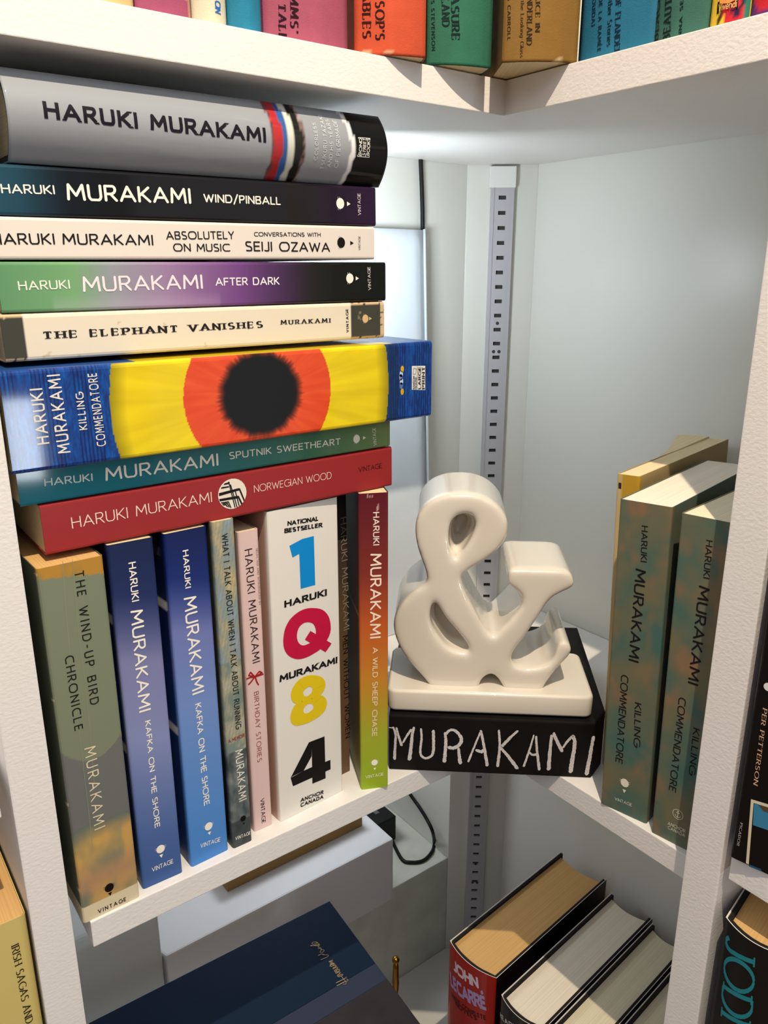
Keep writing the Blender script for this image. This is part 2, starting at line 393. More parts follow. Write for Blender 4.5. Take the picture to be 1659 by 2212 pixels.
    def text(s, txt, a, b, cp, c=CN, th=.14, style='round', gap=.26, skew=None, part='lettering', eps=.00014):
        A, B, K = s.loc(*a), s.loc(*b), s.loc(*cp)
        ex = B - A; ln = ex.length; ex = ex / ln; ey = Vector((-ex.y, ex.x)); h = (K - A).dot(ey)
        if h < 0: ey = -ey; h = -h
        P, adv = text_polys(txt, th, style, gap); sx = ln / adv
        sk = 0 if skew is None else skew
        f = lambda x, y: tuple(A + ex * (x * sx + y * h * sk) + ey * (y * h))
        # keep stroke weight even when letters are condensed: widen strokes through th only
        return s.polys(part, [[f(x, y) for x, y in pl] for pl in P], c, eps)
    def disc(s, cpx, r, c, part='emblem', n=24, eps=.00014, ry=None):
        A = s.loc(*cpx)
        return s.polys(part, [[(A.x + r * cos(2 * pi * i / n), A.y + (ry or r) * sin(2 * pi * i / n)) for i in range(n)]], c, eps)
    def lines(s, pxl, wd, c, part='lettering', eps=.00014, cap='round', thin=1.0):
        L_ = [[tuple(s.loc(*q)) for q in l] for l in pxl]
        return s.polys(part, stroke_tris(L_, wd, thin, cap), c, eps)
    def poly(s, pxs, c, part='print', eps=.00012):
        return s.polys(part, [[tuple(s.loc(*q)) for q in pl] for pl in pxs], c, eps)
    def sunmark(s, c_px, tri_px, r, c, r2=None):
        A = s.loc(*c_px); B = s.loc(*tri_px); d = (B - A).normalized(); e = Vector((-d.y, d.x)); q = r * .45
        rays = []
        for i in range(-3, 4):
            if abs(i) < 1: continue
        pol = [[tuple(A + Vector((r * cos(2 * pi * i / 24), r * 1.08 * sin(2 * pi * i / 24)))) for i in range(24)],
               [tuple(B - d * q + e * q), tuple(B - d * q - e * q), tuple(B + d * q)]]
        for k in range(1, 5):
            o_ = A + d * r * (-1.0 + .45 * k); l_ = r * (1.75 - .3 * k) if k > 2 else r * 1.3
            t = r * .035
            pol.append([tuple(o_ + e * l_ + d * t), tuple(o_ + e * l_ - d * t), tuple(o_ - e * l_ - d * t), tuple(o_ - e * l_ + d * t)])
        return s.polys('emblem', pol, c, .00016)

def upright(name, label, bl, br, z0, H, D, col, lean=0.0, **k):
    A, B = onz(*bl, z0), onz(*br, z0); Pv = (B - A).normalized()
    if k.pop('square', False): T_ = (B - A).length; Pv = Vector((1, 0, 0)); B = A + Pv * T_
    if lean:   # the book leans sideways: its foot line tips about its left lower edge
        k['tiltq'] = ZZ * cos(lean) - Pv * sin(lean); Pv = (Pv * cos(lean) + ZZ * sin(lean))
    return Book(name, label, A, Pv, H, (B - A).length, D, 'x', col, **k)
def lying(name, label, XL, XR, Y, zbL, zbR, T, D, col, **k):
    A, B = Vector((XL, Y, zbL)), Vector((XR, Y, zbR))
    return Book(name, label, A, B - A, (B - A).length, T, D, 'z', col, **k)

ZS = -.329   # top of the middle shelf
# ================================================================== STRUCTURE
S = struct
FLOORM = pmat('brown_wood_floor', rgb(120, 88, 62), .5, .3, var=(3, .15))
S(obj('floor', box('floor', -3.5, 1.5, -4.5, 1.0, -1.45, -1.40, FLOORM)))
ROOMW = pmat('room_wall_paint', rgb(150, 144, 138), .8, .2)
S(obj('wall_front', box('wall_front', -3.3, 1.0, -3.4, -3.3, -1.40, 1.15, ROOMW)))
S(obj('wall_side', box('wall_side', -3.4, -3.3, -3.3, 1.0, -1.40, 1.15, ROOMW)))
S(obj('trim_1', box('trim_1', -.309, -.290, 0, .40, -.95, .36, PAINT, .0008)))          # left post and divider
S(obj('trim_2', box('trim_2', 0, .2145, -.188, -.1675, -.95, .36, PAINT, .0008)))       # right post and divider
S(obj('wall_back_left', box('wall_back_left', -.290, .164, .21, .222, -.36, .36, PAINTB)))
S(obj('wall_back_niche', box('wall_back_niche', -.290, .22, .40, .412, -.95, -.34, PAINTS)))
S(obj('wall_right', box('wall_right', .2145, .226, -.60, .1705, -.95, .36, PAINTB)))
S(obj('trim_3', prism('trim_3', [(.164, .21), (.2145, .1705), (.235, .1705), (.235, .40), (.164, .40)], -.95, .36, PAINTB, .0006)))
S(obj('trim_4', box('trim_4', -.290, .1638, .21, .40, -.95, -.657, PLASTER, .0015)))      # plaster ledge
S(obj('wall_left', box('wall_left', -.60, -.309, .205, .22, -.95, .36, PAINTB)))
tag(obj('corner_shelf', prism('corner_shelf', [(-.2897, 0), (0, 0), (0, -.1672), (.2143, -.1672), (.2143, .170), (.1637, .2097), (-.2897, .2097)], .088, .1065, PAINT, .0005,
     zb=[.088, .088, .088, .094, .0945, .094, .094])), 'white painted L-shaped upper corner shelf carrying the row of old coloured books', 'shelf')
tag(obj('shelf_board', prism('shelf_board', [(-.281, .0012), (.016, .0012), (.016, .205), (-.281, .205)], -.3456, ZS, PAINT, .0006)),
    'white middle shelf board under the upright and stacked paperbacks on the left', 'shelf')
tag(obj('shelf_board', prism('shelf_board', [(.0162, .0012), (.0162, -.162), (.2140, -.162), (.2140, .170), (.1635, .205), (.0162, .205)], -.3456, ZS, PAINT, .0006)),
    'white middle shelf board on the right under the two teal mottled paperbacks', 'shelf')
tag(obj('bottom_shelf', prism('bottom_shelf', [(-.2897, 0), (0, 0), (0, -.1672), (.2143, -.1672), (.2143, .170), (.1637, .2097), (-.2897, .2097)], -.8085, -.79, PAINTS, .0005)),
    'white bottom corner shelf at the foot of the picture under the blue book', 'shelf')
tag(obj('shelf_board', box('shelf_board', -.60, -.3140, .001, .20, -.2476, -.229, PAINT, .0006)), 'white shelf board cut by the left picture edge behind the left post', 'shelf')
tag(obj('shelf_board', box('shelf_board', .001, .2140, -.60, -.1925, -.3135, -.296, PAINT, .0006)), 'white shelf board right of the right post under the black fiction paperback', 'shelf')
tag(obj('shelf_board', box('shelf_board', -.60, -.3100, .001, .20, -.535, -.5165, PAINTS, .0006)), 'lower white shelf board in the far left bay under the yellow and purple books', 'shelf')
tag(obj('shelf_board', box('shelf_board', .001, .2140, -.60, -.1885, -.60, -.582, PAINTS, .0006)), 'lower white shelf board in the far right bay under the black hardback', 'shelf')

clipm = pmat('clear_plastic', rgb(214, 216, 220), .15, .5, coat=.6)
tag(obj('shelf_clip', box('shelf_clip', .0166, .050, -.1655, -.1625, -.3520, -.3462, clipm, .0012)), 'small clear plastic clip under the right shelf beside the right post', 'clip')
# metal shelf standard on the corner panel
Pa, Pb = Vector((.164, .21, 0)), Vector((.2145, .1705, 0)); e = (Pb - Pa).normalized(); nrm = Vector((e.y, -e.x, 0))
if nrm.dot(CAM - Pa) < 0: nrm = -nrm
mid = (Pa + Pb) / 2
M = Matrix.Identity(4)
for i in range(3): M[i][0], M[i][1], M[i][2], M[i][3] = e[i], nrm[i], ZZ[i], mid[i]
rail = thing('shelf_standard', 'grey slotted metal shelf standard screwed to the corner panel', 'rail', M)
def rail_mesh():
    V, Fc = [], []
    hw, sh, h = .0105, .0034, .0017; y = .0045
    def q(x0, x1, z0, z1, yy=y):
        b = len(V); V.extend([(x0, yy, z0), (x1, yy, z0), (x1, yy, z1), (x0, yy, z1)]); Fc.append((b, b + 1, b + 2, b + 3))
    zt, zb = .0765, -.945; zs = [.0663 - .01298 * k for k in range(78)]
    q(-hw, -sh, zb, zt); q(sh, hw, zb, zt)
    edges = [zt] + [v for zz in zs for v in (zz + h, zz - h)] + [zb]
    for a, b in zip(edges[::2], edges[1::2]): q(-sh, sh, b, a)
    for sgn in (-1, 1):
        b = len(V); V.extend([(sgn * hw, y, zb), (sgn * hw, 0.0003, zb), (sgn * hw, 0.0003, zt), (sgn * hw, y, zt)]); Fc.append((b, b + 1, b + 2, b + 3))
        b = len(V); V.extend([(sgn * (hw - .003), y + .0006, zb), (sgn * hw, y + .0006, zb), (sgn * hw, y + .0006, zt), (sgn * (hw - .003), y + .0006, zt)]); Fc.append((b, b + 1, b + 2, b + 3))
    for zz in zs:  # slot walls
        for (x0, z0, x1, z1) in ((-sh, zz + h, sh, zz + h), (-sh, zz - h, sh, zz - h), (-sh, zz - h, -sh, zz + h), (sh, zz - h, sh, zz + h)):
            b = len(V); V.extend([(x0, y, z0), (x1, y, z1), (x1, y - .002, z1), (x0, y - .002, z0)]); Fc.append((b, b + 1, b + 2, b + 3))
    return me('channel', V, Fc, RAIL)
obj('channel', rail_mesh(), rail)
obj('slot_backing', box('slot_backing', -.009, .009, .0004, .0022, -.94, .076, DARK), rail)
obj('end_cap', box('end_cap', -.0125, .0115, .0002, .0065, .0745, .0925, PAINTS, .0008), rail)
def dots(z, xs):
    V, Fc = [], []
    for x in xs:
        b = len(V); V.extend([(x + .0016 * cos(2 * pi * i / 14), .0046, z + .0016 * sin(2 * pi * i / 14)) for i in range(14)]); Fc.append(tuple(range(b, b + 14)))
    obj('screw_hole', me('screw_hole', V, Fc, DARK), rail)
for z0 in (0, -.013 * 47.5 + .0003):
    dots(-.0446 + z0 * 1.0, (0,)); dots(-.071 + z0 * 1.0, (-.0026, .0026))

# ================================================================== UPRIGHT PAPERBACKS (left)
H = .203
def windup(u, v):
    n = fbm(u * 9, v * 3, 2)
    c = (122, 131, 108) if u > .47 + .05 * (2 * v - 1) ** 2 else (106, 109, 106)
    lim = .285 + .01 * n
    if u < lim:
        t = fbm(u * 9 + 4, v * 2.2, 5)
        c = mix((196, 156, 88), (106, 118, 104), max(0, .1 + .9 * t + .5 * (.3 - v)))
        c = mix(c, (152, 118, 108), max(0, 1 - abs(u - .12) * 14) * .55)
        c = mix((96, 108, 102), c, (lim - u) * 22)
    if u < .05: c = (218, 204, 172)
    if u > .955 + .02 * (1 - v): c = mix((178, 132, 52), (120, 120, 90), max(0, n))
    return c
b = upright('paperback_book', 'fat worn sage-green and gold paperback, leftmost upright by the left post', (181, 1996), (303, 1937), ZS, .2, .13, windup,
            side=lambda u, v: (84, 92, 74) if u > .05 else (205, 190, 160), pages='tan', nl=300, ns=30, wear=.3, group='upright paperbacks on the left shelf', mat=MATTEP, edge=.0018)
b.lines([[(135 + 0 * 0, 1212), (141, 1300), (149, 1390), (158, 1480), (168, 1560), (178, 1640), (190, 1740), (200, 1830)], [(156, 1208), (163, 1290), (170, 1370), (181, 1450), (190, 1540), (198, 1620), (204, 1700)]], .00022, (142, 146, 122), part='spine_crease', eps=.00008)
b.text('THE WIND-UP BIRD', (160.5, 1236), (195, 1523), (181, 1234), (28, 28, 24), .13, 'sans', .5)
b.text('CHRONICLE', (139.5, 1420), (161, 1579), (159, 1417.5), (28, 28, 24), .13, 'sans', .42)
b.text('MURAKAMI', (182.3, 1618.5), (204, 1793), (207, 1616), (226, 214, 180), .11, 'sans', .45)
b.text('VINTAGE', (212.7, 1973), (272, 1945.5), (211.5, 1964.8), (30, 26, 22), .17, 'sans', .5)
b.sunmark((236, 1917), (238, 1931), .0024, (18, 16, 14))

def kafka(u, v, k):
    st = [(0, (60, 92, 150)), (.14, (74, 102, 160)), (.45, (132, 142, 188)), (.68, (126, 128, 174)), (.86, (34, 48, 96)), (1, (24, 36, 76))] if k == 0 else \
         [(0, (72, 134, 206)), (.2, (86, 140, 208)), (.5, (112, 142, 202)), (.72, (112, 122, 182)), (.87, (26, 46, 114)), (1, (14, 30, 84))]
    c = ramp(st, u + .03 * (v - .5))
    if k == 0 and nz(v * 26, u * 2, 3) > .72: c = mix(c, (150, 150, 180), .35)
    return c
def kside(u, v): 
    c = ramp([(0, (36, 66, 120)), (.6, (30, 56, 120)), (1, (10, 16, 52))], u)
    if v < .2 and abs(u - .42 - v * .3) < .012 or abs(u - .79 - v * .3) < .012: c = (220, 218, 220)
    return c
b = upright('paperback_book', 'blue paperback with creased spine, right of the sage-green one', (309, 1922), (395, 1884), ZS, H, .132, lambda u, v: kafka(u, v, 0),
            side=kside, pages='cream', nl=120, ns=24, group='upright paperbacks on the left shelf', seed=5)
b.text('HARUKI', (277, 1217), (284.6, 1299.5), (293.3, 1215), th=.15)
b.text('MURAKAMI', (281.5, 1322.3), (300.3, 1538.5), (308.5, 1318.2), th=.13)
b.text('KAFKA ON THE SHORE', (313, 1559.2), (334.2, 1788), (325.3, 1557.7), th=.15)
b.sunmark((346.8, 1833.7), (348.4, 1849), .0024, CN)
b.text('VINTAGE', (329, 1883.3), (373.7, 1864), (327.8, 1874), th=.13)
b = upright('paperback_book', 'brighter blue smooth paperback with the same title, second blue spine', (414, 1874), (494, 1835), ZS, H, .132, lambda u, v: kafka(u, v, 1),
            side=kside, pages='cream', nl=120, ns=10, group='upright paperbacks on the left shelf', seed=6)
b.text('HARUKI', (394, 1190.6), (400, 1270.6), (406.8, 1189.6), th=.15)
b.text('MURAKAMI', (396.5, 1294.4), (415.2, 1500.5), (424, 1291.9), th=.13)
b.text('KAFKA ON THE SHORE', (421.3, 1522.3), (440.5, 1740), (434.4, 1520.8), th=.15)
b.sunmark((450.6, 1784.6), (452.4, 1800), .0024, CN)
b.text('VINTAGE', (433, 1832), (475, 1817), (431.6, 1823), th=.13)

def running(u, v):
    if u < .32:
        t = fbm(u * 20, v * 3, 4); c = mix((64, 74, 78), (150, 156, 150), .35 + .6 * t)
        if u < .09: c = mix(c, (52, 58, 62), .7)
    else:
        t = fbm(u * 14, v * 2, 9)
        c = mix((118, 136, 132), (196, 180, 140), max(0, .35 + t)); c = mix(c, (150, 168, 184), max(0, t * .8 - .1) if u < .6 else max(0, .3 - t))
        if u < .42: c = mix(c, (206, 200, 180), max(0, fbm(u * 20, v * 2, 1)))
        c = mix(c, (120, 118, 96), .25 * (sin((u * 1400 + v * 60)) > 0))
    return c
b = upright('paperback_book', 'slim paperback with iridescent pastel spine over dark clouds', (504, 1834), (546.5, 1817), ZS, .2045, .13, running,
            side=lambda u, v: (34, 40, 38) if u < .32 else (60, 66, 58), nl=200, ns=12, wear=.0, square=True, group='upright paperbacks on the left shelf', seed=7)
b.text('WHAT I TALK ABOUT WHEN I TALK ABOUT RUNNING', (478.5, 1155.2), (508.9, 1574.4), (491.8, 1154.2), (34, 38, 36), .15, 'sans', .34)
b.text('A MEMOIR', (494, 1604.8), (528, 1591), (493.4, 1597.5), (150, 46, 50), .17, 'sans', .3)
b.text('MURAKAMI', (507.8, 1623.5), (516.5, 1731.4), (524.6, 1622), (236, 232, 220), .13, 'sans', .34)
b.sunmark((525, 1767.8), (526.5, 1779), .0018, (14, 14, 14))
b.text('VINTAGE', (508.6, 1815), (540.5, 1802), (507.8, 1808), (240, 236, 226), .15, 'sans', .35)

b = upright('paperback_book', 'slim pale pink paperback with a red ribbon bow printed on its spine', (549.8, 1798), (588.5, 1780), ZS, .194, .128, lambda u, v: (222, 194, 190),
            side=lambda u, v: (176, 150, 144), nl=2, ns=4, square=True, group='upright paperbacks on the left shelf', seed=8)
b.text('HARUKI MURAKAMI', (528, 1189), (545.8, 1432.7), (544.6, 1187), (46, 30, 32), .11, 'sans', .3)
b.text('SELECTED AND INTRODUCED BY', (552.3, 1184.6), (559.5, 1307), (556.6, 1184.6), (150, 128, 128), .14, 'sans', .34)
b.text('BIRTHDAY STORIES', (548.4, 1496), (556, 1646.3), (558.5, 1494.4), (146, 68, 62), .1, 'sans', .3)
b.text('VINTAGE', (562, 1727.3), (565.6, 1779), (570.6, 1726.3), (50, 36, 38), .13, 'sans', .28)
b.lines([[(533, 1466), (542, 1463), (551, 1462), (568, 1456)], [(541, 1452), (550, 1462), (560, 1450), (566, 1453), (551, 1462)], [(541, 1452), (537, 1459), (550, 1462)],
         [(550, 1462), (541, 1474), (537, 1478)], [(551, 1462), (554, 1472), (558, 1479)]], .0009, (164, 30, 36), part='ribbon_bow')

b = upright('paperback_book', 'thick white paperback with a huge blue, red, yellow and black title', (606.6, 1777), (740.8, 1708), ZS, H, .132, lambda u, v: (232, 228, 220),
            side=lambda u, v: (198, 160, 142), nl=2, ns=6, pages='white', group='upright paperbacks on the left shelf', seed=9, mat=PRINT)
K = (26, 24, 24)
b.text('NATIONAL', (621.8, 1135.4), (687, 1124.8), (620.9, 1125.6), K, .25, 'sans', .24)
b.text('BESTSELLER', (615.2, 1151.6), (694.7, 1138.5), (614.2, 1141.8), K, .25, 'sans', .24)
b.text('HARUKI', (616.2, 1312.2), (703.8, 1286.8), (615.4, 1297.5), K, .24, 'sans', .34)
b.text('MURAKAMI', (605.6, 1473.2), (726.6, 1432.7), (604.6, 1458.5), K, .24, 'sans', .3)
b.text('ANCHOR', (649.6, 1732.4), (697.2, 1714.7), (649, 1724.5), K, .24, 'sans', .34)
b.text('CANADA', (649.6, 1743.5), (697.2, 1724.8), (649, 1735.4), K, .24, 'sans', .34)
def q1(*p): return [(595 + x / 4.233, 1140 + y / 4.233) for x, y in p]
def q2(*p): return [(595 + x / 4.233, 1440 + y / 4.233) for x, y in p]
def ring(c, rx, ry, hx, hy): return [[(c.x + rx * cos(t), c.y + ry * sin(t)), (c.x + rx * cos(t2), c.y + ry * sin(t2)), (c.x + hx * cos(t2), c.y + hy * sin(t2)), (c.x + hx * cos(t), c.y + hy * sin(t))] for t, t2 in [(2 * pi * i / 36, 2 * pi * (i + 1) / 36) for i in range(36)]]
def ringpx(bk, outer, inner, n=48):
    O_ = [bk.loc(*q) for q in outer]; I_ = [bk.loc(*q) for q in inner]
    c = sum(I_, Vector((0, 0))) / len(I_)
    def rad(poly, a):
        d = Vector((cos(a), sin(a))); best = 0
        cc = catmull([Vector((p.x, p.y, 0)) for p in poly], 5, closed=True)
        for p, q in zip(cc, cc[1:] + cc[:1]):
            ex, ey = q.x - p.x, q.y - p.y; den = d.x * ey - d.y * ex
            if abs(den) < 1e-14: continue
            px_, py_ = p.x - c.x, p.y - c.y; t = (px_ * ey - py_ * ex) / den; u = (px_ * d.y - py_ * d.x) / den
            if t > 0 and -1e-6 <= u <= 1 + 1e-6: best = max(best, t)
        return best
    A_ = [2 * pi * i / n for i in range(n)]; ro = [rad(O_, a) for a in A_]; ri = [rad(I_, a) for a in A_]
    pt = lambda a, r: (c.x + r * cos(a), c.y + r * sin(a))
    return [[pt(A_[i], ri[i]), pt(A_[i], ro[i]), pt(A_[(i + 1) % n], ro[(i + 1) % n]), pt(A_[(i + 1) % n], ri[(i + 1) % n])] for i in range(n)]
b.poly([q1((127, 165), (245, 102), (217, 238), (155, 272)), q1((245, 102), (350, 75), (363, 522), (230, 558), (217, 238))], (14, 140, 216), 'numeral')
tail = [tuple(b.loc(*q)) for q in q1((318, 942), (512, 1057), (457, 1137), (268, 1022))]
b.polys('letter', ringpx(b, q1((330, 733), (420, 745), (480, 800), (503, 880), (500, 960), (468, 1030), (420, 1100), (350, 1150), (270, 1190), (190, 1200), (120, 1170), (80, 1110), (70, 1030), (85, 930), (130, 840), (200, 775), (265, 743)),
        q1((300, 863), (345, 880), (367, 930), (365, 985), (345, 1030), (310, 1056), (250, 1075), (210, 1050), (195, 990), (210, 920), (250, 875))) + [tail], (196, 22, 66))
b.polys('numeral', ringpx(b, q2((350, 78), (410, 90), (450, 130), (452, 190), (405, 262), (300, 308), (193, 337), (150, 310), (140, 250), (165, 180), (220, 115), (290, 82)), q2((300, 183), (335, 192), (330, 235), (290, 270), (258, 262), (257, 222)))
      + ringpx(b, q2((405, 262), (450, 280), (470, 330), (450, 400), (390, 460), (300, 510), (200, 538), (150, 520), (135, 460), (155, 390), (193, 337), (300, 296)), q2((305, 337), (343, 350), (340, 390), (290, 425), (256, 416), (262, 372))), (228, 200, 26))
b.poly([q2((330, 682), (448, 637), (458, 1020), (337, 1070)), q2((305, 692), (332, 681), (330, 818), (257, 952), (160, 1000), (138, 1017)), q2((138, 1017), (257, 952), (332, 918), (502, 852), (503, 938), (160, 1093))], (20, 18, 18), 'numeral')

A = onz(757.5, 1664, ZS); dr = (onz(740.8, 1708, ZS) - onz(606.6, 1777, ZS)).normalized()
b = Book('paperback_book', 'narrow dark brown paperback pushed back in the gap beside the white one', A - dr * .0165, dr, H - .001, .0165, .125, 'x',
         lambda u, v: ramp([(0, (120, 92, 74)), (.6, (104, 84, 60)), (.8, (70, 60, 54)), (1, (60, 52, 50))], u), nl=20, ns=4, group='upright paperbacks on the left shelf', seed=10)
b.text('HARUKI MURAKAMI', (735, 1120), (742, 1362), (748, 1120), (160, 150, 130), .1, 'sans')
b.text('MEN WITHOUT WOMEN', (740, 1375), (746, 1595), (751, 1375), (30, 24, 22), .1, 'sans')

def sheep(u, v):
    c = ramp([(0, (150, 178, 44)), (.2, (160, 168, 50)), (.4, (196, 132, 46)), (.58, (190, 90, 40)), (.75, (128, 50, 42)), (1, (92, 26, 38))], u)
    if u > .80 and abs(v - .45) < .22:
        if fbm(u * 60, v * 7, 3) > .42 + (1 - u) * 1.6 : c = mix(c, (214, 190, 184), .7)
    return c
b = upright('paperback_book', 'paperback fading from maroon through orange to lime green, rightmost upright', (780, 1706.5), (838.5, 1699), ZS, .2045, .13, sheep,
            side=lambda u, v: ramp([(0, (124, 122, 20)), (.35, (104, 72, 22)), (.7, (66, 30, 22)), (1, (44, 10, 16))], u) if abs(u - .62 + .2 * v) > .006 or v > .3 else (150, 130, 90),
            pages='cream', nl=260, ns=22, wear=.0, group='upright paperbacks on the left shelf', seed=11)
b.text('HARUKI', (805.6, 1107.5), (806, 1177.3), (819.3, 1107.5), (240, 222, 214), .15)
b.text('MURAKAMI', (800, 1198.2), (799, 1378), (824.3, 1196.7), (248, 226, 206), .14)
b.text('A WILD SHEEP CHASE', (805, 1399.7), (803.5, 1589.6), (816.4, 1399.2), (240, 214, 176), .15)
b.sunmark((809, 1646.8), (809.4, 1661), .0021, CN)
b.text('VINTAGE', (790, 1681.8), (828.4, 1675), (790, 1675), (236, 240, 200), .13)

# ================================================================== STACK OF LYING BOOKS
grp = 'stacked books lying on the upright paperbacks'
b = lying('paperback_book', 'plain red paperback with a small round emblem, bottom of the stack', -.2772, -.0742, .0098, -.1258, -.1244, .0244, .13,
          lambda u, v: (150, 42, 44), nl=2, ns=4, pages='cream', group=grp)
b.text('HARUKI MURAKAMI', (157, 1141.5), (457.2, 1084.3), (153.4, 1117.6), (240, 214, 200), .085, 'sans', .22)
b.text('NORWEGIAN WOOD', (549.4, 1064), (715.4, 1033.7), (548.4, 1048.2), (238, 206, 190), .09, 'sans', .2)
b.text('VINTAGE', (774.7, 1020), (824.3, 1010.9), (773.7, 1009.4), (48, 16, 20), .09, 'sans', .22)
b.disc((501.8, 1066.6), .0083, (232, 224, 210))
def q3(*p): return [(440 + x / 3.173, 1020 + y / 3.173) for x, y in p]
b.poly([q3((103, 143), (240, 108), (244, 124), (104, 164)), q3((104, 184), (238, 160), (241, 178), (110, 200)), q3((122, 102), (172, 94), (172, 104), (116, 114)), q3((142, 76), (176, 66), (178, 80), (134, 88)), q3((236, 110), (248, 110), (279, 186), (274, 200)), q3((228, 164), (240, 162), (264, 212), (256, 222))],
      (24, 22, 22), 'emblem_lines', eps=.00022)
b.lines([q3((170, 64), (186, 130), (214, 242)), q3((182, 84), (196, 130), (228, 240)), q3((214, 124), (242, 230)), q3((118, 210), (168, 202), (186, 244)), q3((126, 218), (160, 212), (174, 240)), q3((132, 226), (152, 222), (162, 238))], .0006, (24, 22, 22), part='emblem_lines', eps=.00022, cap='butt')
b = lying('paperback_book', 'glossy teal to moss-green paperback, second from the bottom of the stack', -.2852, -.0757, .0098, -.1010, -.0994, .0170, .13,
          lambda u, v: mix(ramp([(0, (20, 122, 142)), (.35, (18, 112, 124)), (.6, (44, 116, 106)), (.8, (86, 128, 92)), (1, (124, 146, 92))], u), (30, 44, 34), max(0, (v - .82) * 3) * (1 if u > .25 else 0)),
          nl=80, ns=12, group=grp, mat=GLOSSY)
b.text('HARUKI', (97.7, 1050.4), (199, 1038.7), (96.7, 1033.5), (222, 236, 226), .14)
b.text('MURAKAMI', (230.4, 1038.7), (470, 1005.8), (226, 1010), CN, .13)
b.text('SPUTNIK SWEETHEART', (496.2, 992.2), (734.2, 960.3), (494.6, 977), (240, 240, 224), .14)
b.sunmark((770, 948), (787, 945.5), .0023, CN)
b.text('VINTAGE', (813.6, 961.3), (811, 923.5), (806.6, 962.3), (222, 232, 206), .12)

def kill(u, v):
    x = u * .2365; y = (v - .535) * .0446
    j = .0008 * nz(v * 6, 3)
    xl, xr = .0447 + .0028 * (2 * v - 1) ** 2 + j * .5, .2042 - .0020 * (2 * v - 1) ** 2
    if x < xl or x > xr:
        t = nz(x * 900, v * 7, 2) + .5 * nz(x * 2300, v * 30, 2)
        c = mix((22, 50, 120), (16, 92, 176), max(0, .35 + .8 * t)); 
        if abs(((x * 1000) % 1.6) - .8) > .62: c = mix(c, (8, 20, 66), .7)
        if x > xr and x < xr + .008: c = mix(c, (20, 40, 70), .5)
        return c
    cx = .1225; dx, dy = x - cx, y; rx, ry = .0423, .0405
    e_ = (dx / rx) ** 2 + (dy / ry) ** 2
    px_ = (x - .1223) / .0205; py_ = y / .0192; rr = sqrt(px_ * px_ + py_ * py_); an = math.atan2(py_, px_)
    fz = 1.0 + .05 * nz(cos(an) * 5, sin(an) * 5, 1)
    if rr < fz: return (10, 9, 9)
    if e_ < 1:
        c = mix((214, 66, 34), (228, 90, 44), .5 + .5 * fbm(cos(an) * 12, sin(an) * 12, rr * 1.2))
        c = mix((20, 10, 8), c, (rr - fz) / (.22 + .12 * nz(cos(an) * 22, sin(an) * 22, 5))); return c
    t = fbm(cos(an) * 9 + 3, sin(an) * 9, rr * .6)
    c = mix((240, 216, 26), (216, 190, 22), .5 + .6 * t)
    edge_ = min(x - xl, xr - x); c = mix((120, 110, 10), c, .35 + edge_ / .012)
    return c
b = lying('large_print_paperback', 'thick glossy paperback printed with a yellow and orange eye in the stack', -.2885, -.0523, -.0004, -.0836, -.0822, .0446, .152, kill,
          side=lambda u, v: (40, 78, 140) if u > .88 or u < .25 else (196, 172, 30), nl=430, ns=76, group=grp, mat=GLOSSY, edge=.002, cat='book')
b.text('HARUKI', (106.3, 956.2), (91, 839.7), (79.5, 957.7), (228, 222, 214), .15, 'sans', .42)
b.text('MURAKAMI', (152, 975.4), (129, 809.4), (125, 979.5), (228, 222, 214), .15, 'sans', .42)
b.text('KILLING', (188.4, 926.3), (179.7, 848.9), (171.6, 928.4), (228, 222, 214), .15, 'sans', .4)
b.text('COMMENDATORE', (229, 961.3), (208.6, 805.8), (209.6, 964.3), (228, 222, 214), .14, 'sans', .4)
b.poly([[(889.3, 790.5), (918.3, 790), (918.3, 842.5), (889.3, 842)]], (226, 224, 220), 'publisher_label')
for tx, x0, x1, y0, y1 in (('RANDOM', 895.4, 891.5, 840, 812), ('HOUSE', 899.6, 896.2, 840, 814), ('LARGE', 908.6, 902.8, 839, 792.6), ('PRINT', 917, 911, 839, 792.6)):
    b.text(tx, (x0, y0), (x0, y1), (x1, y0), (22, 22, 30), .17, 'sans', .3, eps=.0003)
b.lines([[(901, 841), (901, 791)], [(892, 808), (897, 808), (899, 797), (893, 795), (892, 808)]], .0002, (22, 22, 30), part='publisher_label', eps=.0003)
for q, c_ in (((868.7, 797), (214, 170, 30)), ((866.5, 808), (190, 204, 226)), ((865.5, 815), (120, 150, 200)), ((867, 824), (190, 204, 226)), ((866.4, 833), (90, 120, 170)), ((868.5, 846), (206, 166, 26))):
    b.disc(q, .0012, c_, 'tiny_figure', ry=.0019)

def eleph(u, v):
    c = (226, 216, 196)
    if u < .046 or u > .887:
        c = (62, 62, 54)
        if u > .985 or v > .93 or (v < .08): c = mix(c, (222, 190, 150), .9 if fbm(u * 80, v * 20) > -.25 else 0)
    if fbm(u * 30, v * 4, 6) > .8: c = mix(c, (190, 170, 130), .5)
    return c
b = lying('paperback_book', 'worn cream paperback with dark squares at its spine ends, above the eye book', -.2830, -.0800, .0098, -.0366, -.0352, .0204, .13, eleph,
          nl=260, ns=24, wear=.4, group=grp, mat=MATTEP, edge=.002)
b.text('THE ELEPHANT VANISHES', (96, 732), (565.6, 707), (94, 717), (34, 30, 30), .25, 'serif', .5)
b.text('MURAKAMI', (607.6, 701), (712.4, 696.5), (607.2, 692), (44, 40, 38), .24, 'serif', .55)
b.text('VINTAGE', (753.4, 717.2), (752, 667.6), (748, 717.2), (44, 40, 38), .2, 'sans', .5)
b.sunmark((789, 688.4), (800, 688), .0021, (214, 180, 130))

